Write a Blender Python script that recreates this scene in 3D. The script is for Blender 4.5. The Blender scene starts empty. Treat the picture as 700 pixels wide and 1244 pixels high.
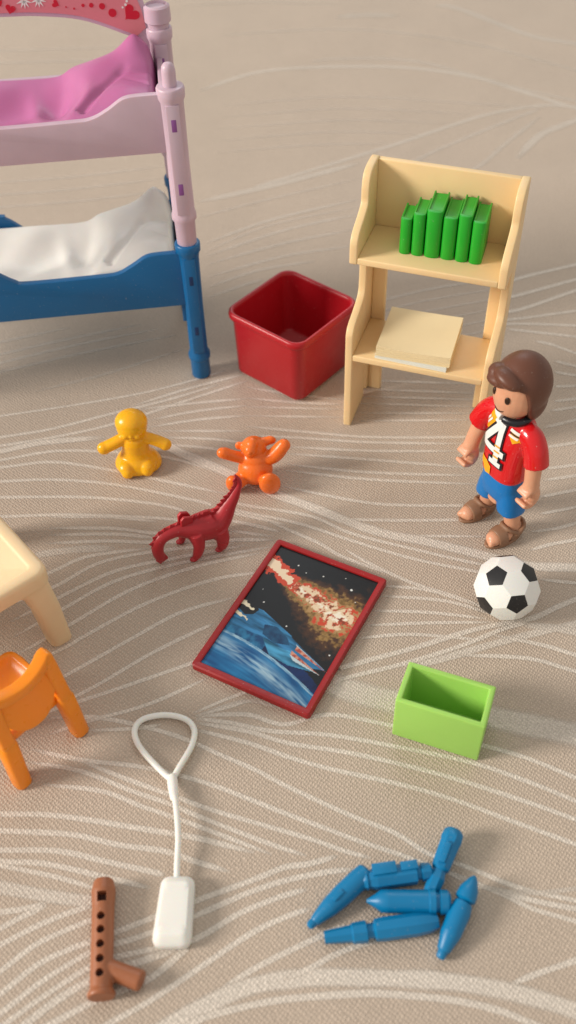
import bpy, bmesh, math, random
from mathutils import Vector, Matrix, noise
random.seed(4)
S = 0.01            # everything below is written in centimetres; meshes and places are scaled to metres here
R = math.radians
scene = bpy.context.scene
COL = scene.collection

# ---------------------------------------------------------------- camera
cam_d = bpy.data.cameras.new("camera")
cam = bpy.data.objects.new("camera", cam_d)
COL.objects.link(cam)
pitch, roll = R(47.04), R(-1.9)
fw = Vector((0, math.cos(pitch), -math.sin(pitch)))
rt0 = Vector((1, 0, 0)); up0 = rt0.cross(fw)
rt = math.cos(roll) * rt0 + math.sin(roll) * up0
up = -math.sin(roll) * rt0 + math.cos(roll) * up0
M = Matrix((rt, up, -fw)).transposed().to_4x4()
M.translation = Vector((0, 0, 18.3 * S))
cam.matrix_world = M
cam_d.sensor_fit = 'VERTICAL'; cam_d.sensor_height = 24.0; cam_d.sensor_width = 24.0
cam_d.lens = 24.0 * 1198.7 / 1244.0
cam_d.clip_start = 0.01; cam_d.clip_end = 20
cam_d.dof.use_dof = True
cam_d.dof.focus_distance = 0.228
cam_d.dof.aperture_fstop = 11.5
scene.camera = cam

# ---------------------------------------------------------------- light (a room: window on the left, soft room light)
world = bpy.data.worlds.new("World"); scene.world = world; world.use_nodes = True
bg = world.node_tree.nodes["Background"]
bg.inputs[0].default_value = (1.0, 0.95, 0.87, 1); bg.inputs[1].default_value = 0.60
def area(name, loc, target, sx, sy, power, color):
    d = bpy.data.lights.new(name, 'AREA'); d.shape = 'RECTANGLE'; d.size = sx; d.size_y = sy
    d.energy = power; d.color = color
    o = bpy.data.objects.new(name, d); COL.objects.link(o)
    o.location = loc
    o.rotation_euler = (Vector(target) - Vector(loc)).to_track_quat('-Z', 'Y').to_euler()
    return o
area("window_light", (-2.4, -0.26, 1.16), (0, 0.20, 0), 0.66, 0.72, 80, (1.0, 0.93, 0.84))
area("room_window", (0.15, 1.9, 1.5), (0, 0.25, 0), 0.9, 0.7, 7, (0.80, 0.93, 1.0))

scene.view_settings.view_transform = 'Standard'
scene.view_settings.look = 'None'
scene.view_settings.exposure = 0
scene.view_settings.gamma = 1

# ---------------------------------------------------------------- helpers
def srgb(r, g, b):
    f = lambda c: (c / 255 / 12.92) if c / 255 <= 0.04045 else ((c / 255 + 0.055) / 1.055) ** 2.4
    return (f(r), f(g), f(b), 1)

def plastic(name, col, rough=0.35, sss=0.0, bump=0.0, bscale=60, vary=0.06, coat=0.0):
    """moulded toy plastic: slight tone and gloss variation, fine moulding grain"""
    m = bpy.data.materials.new(name); m.use_nodes = True
    n = m.node_tree.nodes; l = m.node_tree.links
    p = n["Principled BSDF"]
    tc = n.new("ShaderNodeTexCoord"); mp = n.new("ShaderNodeMapping"); mp.inputs['Scale'].default_value = (100, 100, 100)
    l.new(tc.outputs['Object'], mp.inputs['Vector'])
    nz = n.new("ShaderNodeTexNoise"); nz.inputs['Scale'].default_value = 1.3; nz.inputs['Detail'].default_value = 4
    l.new(mp.outputs[0], nz.inputs['Vector'])
    hs = n.new("ShaderNodeHueSaturation"); hs.inputs['Color'].default_value = col
    mr = n.new("ShaderNodeMapRange"); mr.inputs['To Min'].default_value = 1 - vary; mr.inputs['To Max'].default_value = 1 + vary
    l.new(nz.outputs['Fac'], mr.inputs['Value']); l.new(mr.outputs[0], hs.inputs['Value'])
    # stray dust and lint specks
    du = n.new("ShaderNodeTexNoise"); du.inputs['Scale'].default_value = 22; du.inputs['Detail'].default_value = 2; l.new(mp.outputs[0], du.inputs['Vector'])
    dr = n.new("ShaderNodeMapRange"); dr.inputs['From Min'].default_value = 0.70; dr.inputs['From Max'].default_value = 0.76; dr.inputs['To Max'].default_value = 0.30
    l.new(du.outputs['Fac'], dr.inputs['Value'])
    mx = n.new("ShaderNodeMix"); mx.data_type = 'RGBA'; l.new(dr.outputs[0], mx.inputs['Factor']); l.new(hs.outputs[0], mx.inputs['A']); mx.inputs['B'].default_value = (0.55, 0.52, 0.47, 1)
    l.new(mx.outputs['Result'], p.inputs['Base Color'])
    nz2 = n.new("ShaderNodeTexNoise"); nz2.inputs['Scale'].default_value = 6; nz2.inputs['Detail'].default_value = 6
    l.new(mp.outputs[0], nz2.inputs['Vector'])
    mr2 = n.new("ShaderNodeMapRange"); mr2.inputs['To Min'].default_value = rough - 0.07; mr2.inputs['To Max'].default_value = rough + 0.10
    l.new(nz2.outputs['Fac'], mr2.inputs['Value']); l.new(mr2.outputs[0], p.inputs['Roughness'])
    if bump:
        nb = n.new("ShaderNodeTexNoise"); nb.inputs['Scale'].default_value = bscale; nb.inputs['Detail'].default_value = 3
        l.new(mp.outputs[0], nb.inputs['Vector'])
        b = n.new("ShaderNodeBump"); b.inputs['Strength'].default_value = bump; b.inputs['Distance'].default_value = 0.0002
        l.new(nb.outputs['Fac'], b.inputs['Height']); l.new(b.outputs[0], p.inputs['Normal'])
    if sss:
        p.inputs['Subsurface Weight'].default_value = sss
        p.inputs['Subsurface Radius'].default_value = (1.0, 0.55, 0.35)
        p.inputs['Subsurface Scale'].default_value = 0.002
    p.inputs['Coat Weight'].default_value = coat
    p.inputs['Specular IOR Level'].default_value = 0.45
    return m

def cloth_material(name, line):
    """woven table cover; the line version is the paler thread of the pattern, fading out across its width"""
    m = bpy.data.materials.new(name); m.use_nodes = True
    n = m.node_tree.nodes; l = m.node_tree.links
    p = n["Principled BSDF"]; p.inputs['Roughness'].default_value = 0.8
    p.inputs['Sheen Weight'].default_value = 0.15; p.inputs['Specular IOR Level'].default_value = 0.25
    tc = n.new("ShaderNodeTexCoord"); mp = n.new("ShaderNodeMapping"); mp.inputs['Scale'].default_value = (100, 100, 100)
    l.new(tc.outputs['Object'], mp.inputs['Vector'])
    def wave(rot, scale, dist):
        mm = n.new("ShaderNodeMapping"); mm.inputs['Rotation'].default_value = (0, 0, R(rot)); l.new(mp.outputs[0], mm.inputs['Vector'])
        w = n.new("ShaderNodeTexWave"); w.inputs['Scale'].default_value = scale; w.inputs['Distortion'].default_value = dist
        w.inputs['Detail'].default_value = 2; w.inputs['Detail Scale'].default_value = 2.0
        l.new(mm.outputs[0], w.inputs['Vector']); return w
    w1 = wave(38, 5.2, 4.0); w2 = wave(-47, 4.3, 4.5)
    nz = n.new("ShaderNodeTexNoise"); nz.inputs['Scale'].default_value = 16; nz.inputs['Detail'].default_value = 4; l.new(mp.outputs[0], nz.inputs['Vector'])
    mul = n.new("ShaderNodeMath"); mul.operation = 'MULTIPLY'; l.new(w1.outputs['Fac'], mul.inputs[0]); l.new(w2.outputs['Fac'], mul.inputs[1])
    add = n.new("ShaderNodeMath"); add.operation = 'ADD'; l.new(mul.outputs[0], add.inputs[0]); l.new(nz.outputs['Fac'], add.inputs[1])
    big = n.new("ShaderNodeTexNoise"); big.inputs['Scale'].default_value = 0.28; big.inputs['Detail'].default_value = 3; l.new(mp.outputs[0], big.inputs['Vector'])
    ramp = n.new("ShaderNodeMapRange"); ramp.inputs['From Min'].default_value = 0.3; ramp.inputs['From Max'].default_value = 1.3
    ramp.inputs['To Min'].default_value = 0.78; ramp.inputs['To Max'].default_value = 1.17
    l.new(add.outputs[0], ramp.inputs['Value'])
    big2 = n.new("ShaderNodeMapRange"); big2.inputs['To Min'].default_value = 0.93; big2.inputs['To Max'].default_value = 1.07; l.new(big.outputs['Fac'], big2.inputs['Value'])
    vm = n.new("ShaderNodeMath"); vm.operation = 'MULTIPLY'; l.new(ramp.outputs[0], vm.inputs[0]); l.new(big2.outputs[0], vm.inputs[1])
    hs = n.new("ShaderNodeHueSaturation")
    hs.inputs['Color'].default_value = LINE_COL if line else CLOTH_COL
    l.new(vm.outputs[0], hs.inputs['Value']); l.new(hs.outputs[0], p.inputs['Base Color'])
    b = n.new("ShaderNodeBump"); b.inputs['Strength'].default_value = 0.6; b.inputs['Distance'].default_value = 0.00025
    l.new(add.outputs[0], b.inputs['Height'])
    b2 = n.new("ShaderNodeBump"); b2.inputs['Strength'].default_value = 0.25; b2.inputs['Distance'].default_value = 0.004
    l.new(big.outputs['Fac'], b2.inputs['Height']); l.new(b.outputs[0], b2.inputs['Normal']); l.new(b2.outputs[0], p.inputs['Normal'])
    if line:
        at = n.new("ShaderNodeAttribute"); at.attribute_name = 'thread'
        ml = n.new("ShaderNodeMath"); ml.operation = 'MULTIPLY_ADD'; ml.use_clamp = True
        l.new(nz.outputs['Fac'], ml.inputs[0]); ml.inputs[1].default_value = 0.45; ml.inputs[2].default_value = 0.66
        m2 = n.new("ShaderNodeMath"); m2.operation = 'MULTIPLY'; l.new(at.outputs['Fac'], m2.inputs[0]); l.new(ml.outputs[0], m2.inputs[1])
        l.new(m2.outputs[0], p.inputs['Alpha'])
    return m

# tones of the things themselves
CLOTH_COL = (0.52, 0.422, 0.34, 1)
LINE_COL = (0.75, 0.665, 0.58, 1)
MAT = dict(
    cream=plastic("cream_plastic", (0.80, 0.58, 0.31, 1), 0.42, 0.15, 0.05),
    table=plastic("pale_cream_plastic", (0.82, 0.61, 0.37, 1), 0.38, 0.15, 0.04),
    green=plastic("dark_green_plastic", (0.012, 0.36, 0.02, 1), 0.36, 0.0, 0.04),
    lime=plastic("lime_plastic", (0.34, 0.62, 0.12, 1), 0.42, 0.15, 0.04),
    red=plastic("red_plastic", (0.40, 0.007, 0.014, 1), 0.33, 0.0, 0.03),
    frame_red=plastic("frame_red_plastic", (0.32, 0.008, 0.010, 1), 0.42, 0.0, 0.03),
    dino=plastic("crimson_plastic", (0.40, 0.018, 0.026, 1), 0.40, 0.1, 0.05),
    yellow=plastic("yellow_plastic", (0.88, 0.44, 0.008, 1), 0.25, 0.25, 0.03),
    orange=plastic("orange_plastic", (0.86, 0.17, 0.02, 1), 0.27, 0.2, 0.03),
    chair=plastic("bright_orange_plastic", (0.88, 0.26, 0.008, 1), 0.28, 0.25, 0.03),
    blue=plastic("blue_plastic", (0.0, 0.17, 0.38, 1), 0.36, 0.0, 0.05),
    bedblue=plastic("bed_blue_plastic", (0.003, 0.12, 0.32, 1), 0.34, 0.0, 0.04),
    lilac=plastic("lilac_plastic", (0.58, 0.43, 0.52, 1), 0.36, 0.15, 0.05, vary=.1),
    slot=plastic("slot_lilac_plastic", (0.25, 0.08, 0.30, 1), 0.5),  # darkened lilac: shade of the post recesses put into the colour
    slotb=plastic("slot_blue_plastic", (0.002, 0.03, 0.12, 1), 0.5),  # same for the blue posts, recess shade as a darker blue
    pink=plastic("pink_bedding_plastic", (0.50, 0.15, 0.34, 1), 0.42, 0.15, 0.03),
    white=plastic("white_bedding_plastic", (0.80, 0.79, 0.75, 1), 0.40, 0.2, 0.03),
    tag=plastic("white_cord_plastic", (0.82, 0.81, 0.77, 1), 0.34, 0.3, 0.04),
    brown=plastic("brown_plastic", (0.33, 0.115, 0.05, 1), 0.42, 0.1, 0.06),
    hole=plastic("dark_brown_hole", (0.05, 0.012, 0.006, 1), 0.6),  # near-black brown painting the shade down inside the whistle holes
    skin=plastic("skin_plastic", (0.66, 0.33, 0.20, 1), 0.36, 0.2, 0.02),
    hair=plastic("hair_plastic", (0.125, 0.045, 0.026, 1), 0.40, 0.0, 0.05),
    eye=plastic("eye_print", (0.03, 0.010, 0.003, 1), 0.3),
    shirt=plastic("red_shirt_plastic", (0.62, 0.006, 0.010, 1), 0.18, 0.0, 0.0, coat=.3),
    shorts=plastic("blue_shorts_plastic", (0.002, 0.16, 0.47, 1), 0.35, 0.0, 0.03),
    sandal=plastic("sandal_plastic", (0.27, 0.14, 0.08, 1), 0.42, 0.0, 0.05),
    pwhite=plastic("white_print", (0.78, 0.78, 0.76, 1), 0.3),
    pblack=plastic("black_print", (0.01, 0.011, 0.016, 1), 0.3),
    pyellow=plastic("yellow_print", (0.85, 0.38, 0.01, 1), 0.3),
    bwhite=plastic("ball_white", (0.80, 0.80, 0.78, 1), 0.30, 0.1, 0.02),
    bblack=plastic("ball_black", (0.012, 0.012, 0.014, 1), 0.35, 0.0, 0.02),
    paper=plastic("cream_paper", (0.80, 0.66, 0.40, 1), 0.75, 0.0, 0.1, 20),
    paperw=plastic("white_paper", (0.72, 0.73, 0.66, 1), 0.75, 0.0, 0.1, 20),
    panel=plastic("pink_print", (0.70, 0.22, 0.26, 1), 0.45),
    heart=plastic("red_print", (0.58, 0.005, 0.03, 1), 0.45),
)

def obj_from_mesh(name, me, mats, parent=None, angle=40):
    if not isinstance(mats, (list, tuple)): mats = [mats]
    me.name = name
    idx = [p.material_index for p in me.polygons] if len(mats) > 1 else None
    me.materials.clear()
    for m in mats: me.materials.append(m)
    if idx: me.polygons.foreach_set("material_index", idx)
    me.transform(Matrix.Scale(S, 4))
    me.shade_smooth()
    if angle is not None: me.set_sharp_from_angle(angle=R(angle))
    o = bpy.data.objects.new(name, me); COL.objects.link(o)
    if parent: o.parent = parent
    return o

def eval_mods(bm, mods):
    """bake modifiers (given as (type, {settings})) into a mesh, still in centimetres"""
    me = bpy.data.meshes.new("tmp"); bm.to_mesh(me); bm.free()
    if not mods: return me
    t = bpy.data.objects.new("tmp", me); COL.objects.link(t)
    for ty, kw in mods:
        md = t.modifiers.new(ty, ty)
        for k, v in kw.items(): setattr(md, k, v)
    dg = bpy.context.evaluated_depsgraph_get(); dg.update()
    out = bpy.data.meshes.new_from_object(t.evaluated_get(dg), preserve_all_data_layers=True, depsgraph=dg)
    bpy.data.objects.remove(t); bpy.data.meshes.remove(me)
    return out

def part(name, bm, mats, parent=None, mods=(), angle=40):
    return obj_from_mesh(name, eval_mods(bm, list(mods)), mats, parent, angle)

def BEV(w, seg=3): return ('BEVEL', dict(width=w, segments=seg, limit_method='ANGLE', angle_limit=R(35)))
def REM(v, smooth=4, f=0.5): return [('REMESH', dict(mode='VOXEL', voxel_size=v)), ('SMOOTH', dict(factor=f, iterations=smooth))]

def tag(o, label, cat, group=None, kind=None):
    if label: o['label'] = label
    if cat: o['category'] = cat
    if group: o['group'] = group
    if kind: o['kind'] = kind
    return o

def thing(name, label, cat, loc=(0, 0, 0), rotz=0.0, group=None):
    o = bpy.data.objects.new(name, None); COL.objects.link(o)
    o.empty_display_size = 0.01
    o.location = Vector(loc) * S; o.rotation_euler = (0, 0, rotz)
    return tag(o, label, cat, group)

def box(bm, x0, x1, y0, y1, z0, z1, m=None):
    vs = [bm.verts.new((x, y, z)) for x in (x0, x1) for y in (y0, y1) for z in (z0, z1)]
    fs = [(0, 1, 3, 2), (4, 6, 7, 5), (0, 4, 5, 1), (2, 3, 7, 6), (0, 2, 6, 4), (1, 5, 7, 3)]
    out = []
    for f in fs:
        fc = bm.faces.new([vs[i] for i in f])
        if m: fc.material_index = m
        out.append(fc)
    return vs

def ell(bm, c, r, rot=None, seg=24, rings=16):
    if not hasattr(r, '__len__'): r = (r, r, r)
    mt = Matrix.Translation(Vector(c))
    if rot: mt = mt @ Matrix.Rotation(rot[2], 4, 'Z') @ Matrix.Rotation(rot[1], 4, 'Y') @ Matrix.Rotation(rot[0], 4, 'X')
    mt = mt @ Matrix.Diagonal((r[0], r[1], r[2], 1))
    return bmesh.ops.create_uvsphere(bm, u_segments=seg, v_segments=rings, radius=1, matrix=mt)['verts']

def smooth_path(pts, n=8):
    """Catmull-Rom through tuples of any length"""
    P = [tuple(p) for p in pts]
    if len(P) < 3: n = max(n, 2)
    out = []
    for i in range(len(P) - 1):
        p0 = P[max(i - 1, 0)]; p1 = P[i]; p2 = P[i + 1]; p3 = P[min(i + 2, len(P) - 1)]
        for k in range(n):
            t = k / n
            out.append(tuple(0.5 * (2 * b + (c - a) * t + (2 * a - 5 * b + 4 * c - d) * t * t + (-a + 3 * b - 3 * c + d) * t ** 3)
                             for a, b, c, d in zip(p0, p1, p2, p3)))
    out.append(P[-1])
    return out

def tube(bm, pts, rad, seg=16, sx=1.0, closed=False, up=(0, 0, 1), phase=0.0):
    """sweep a circle (squashed by sx sideways) along pts; rad is a number or a list"""
    pts = [Vector(p) for p in pts]; n = len(pts)
    if not hasattr(rad, '__len__'): rad = [rad] * n
    rings = []; upv = Vector(up)
    for i, p in enumerate(pts):
        if closed: t = pts[(i + 1) % n] - pts[i - 1]
        else: t = pts[min(i + 1, n - 1)] - pts[max(i - 1, 0)]
        t.normalize()
        s = t.cross(upv)
        if s.length < 1e-4: s = t.cross(Vector((0, 1, 0)))
        s.normalize(); u = s.cross(t).normalized()
        rings.append([bm.verts.new(p + rad[i] * (math.cos(a) * s * sx + math.sin(a) * u)) for a in [phase + 2 * math.pi * k / seg for k in range(seg)]])
    for i in range(n if closed else n - 1):
        a, b = rings[i], rings[(i + 1) % n]
        for k in range(seg): bm.faces.new((a[k], a[(k + 1) % seg], b[(k + 1) % seg], b[k]))
    if not closed:
        bm.faces.new(list(reversed(rings[0]))); bm.faces.new(rings[-1])
    return rings

def lathe_z(bm, prof, seg=32, c=(0, 0), sx=1, sy=1):
    """prof: list of (r, z) from bottom to top, capped at both ends"""
    rings = [[bm.verts.new((c[0] + sx * r * math.cos(2 * math.pi * k / seg), c[1] + sy * r * math.sin(2 * math.pi * k / seg), z)) for k in range(seg)] for r, z in prof]
    for a, b in zip(rings, rings[1:]):
        for k in range(seg): bm.faces.new((a[k], a[(k + 1) % seg], b[(k + 1) % seg], b[k]))
    bm.faces.new(list(reversed(rings[0]))); bm.faces.new(rings[-1])

def prism(bm, poly, a, b, axis='x'):
    """extrude a 2-D polygon between a and b along an axis; poly is in the other two axes in order"""
    def P(u, v, w):
        return {'x': (w, u, v), 'y': (u, w, v), 'z': (u, v, w)}[axis]
    A = [bm.verts.new(P(u, v, a)) for u, v in poly]; B = [bm.verts.new(P(u, v, b)) for u, v in poly]
    bm.faces.new(A); bm.faces.new(list(reversed(B)))
    n = len(poly)
    for i in range(n): bm.faces.new((A[i], B[i], B[(i + 1) % n], A[(i + 1) % n]))
    bmesh.ops.recalc_face_normals(bm, faces=bm.faces)

def superring(bm, cx, cy, z, rx, ry, e, seg):
    out = []
    for k in range(seg):
        a = 2 * math.pi * k / seg; c, s = math.cos(a), math.sin(a)
        out.append(bm.verts.new((cx + rx * math.copysign(abs(c) ** (2 / e), c), cy + ry * math.copysign(abs(s) ** (2 / e), s), z)))
    return out

def loft(bm, rings, cap0=True, cap1=True):
    for a, b in zip(rings, rings[1:]):
        n = len(a)
        for k in range(n): bm.faces.new((a[k], a[(k + 1) % n], b[(k + 1) % n], b[k]))
    if cap0: bm.faces.new(list(reversed(rings[0])))
    if cap1: bm.faces.new(rings[-1])

def boolean(me_a, cut_bm, op='DIFFERENCE'):
    """me_a: mesh in cm; returns a new mesh"""
    mc = bpy.data.meshes.new("cut"); bmesh.ops.recalc_face_normals(cut_bm, faces=cut_bm.faces); cut_bm.to_mesh(mc); cut_bm.free()
    a = bpy.data.objects.new("a", me_a); c = bpy.data.objects.new("c", mc)
    COL.objects.link(a); COL.objects.link(c)
    md = a.modifiers.new('b', 'BOOLEAN'); md.operation = op; md.object = c; md.solver = 'EXACT'
    dg = bpy.context.evaluated_depsgraph_get(); dg.update()
    out = bpy.data.meshes.new_from_object(a.evaluated_get(dg), depsgraph=dg)
    bpy.data.objects.remove(a); bpy.data.objects.remove(c); bpy.data.meshes.remove(mc)
    return out

def NB(): return bmesh.new()

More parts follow.
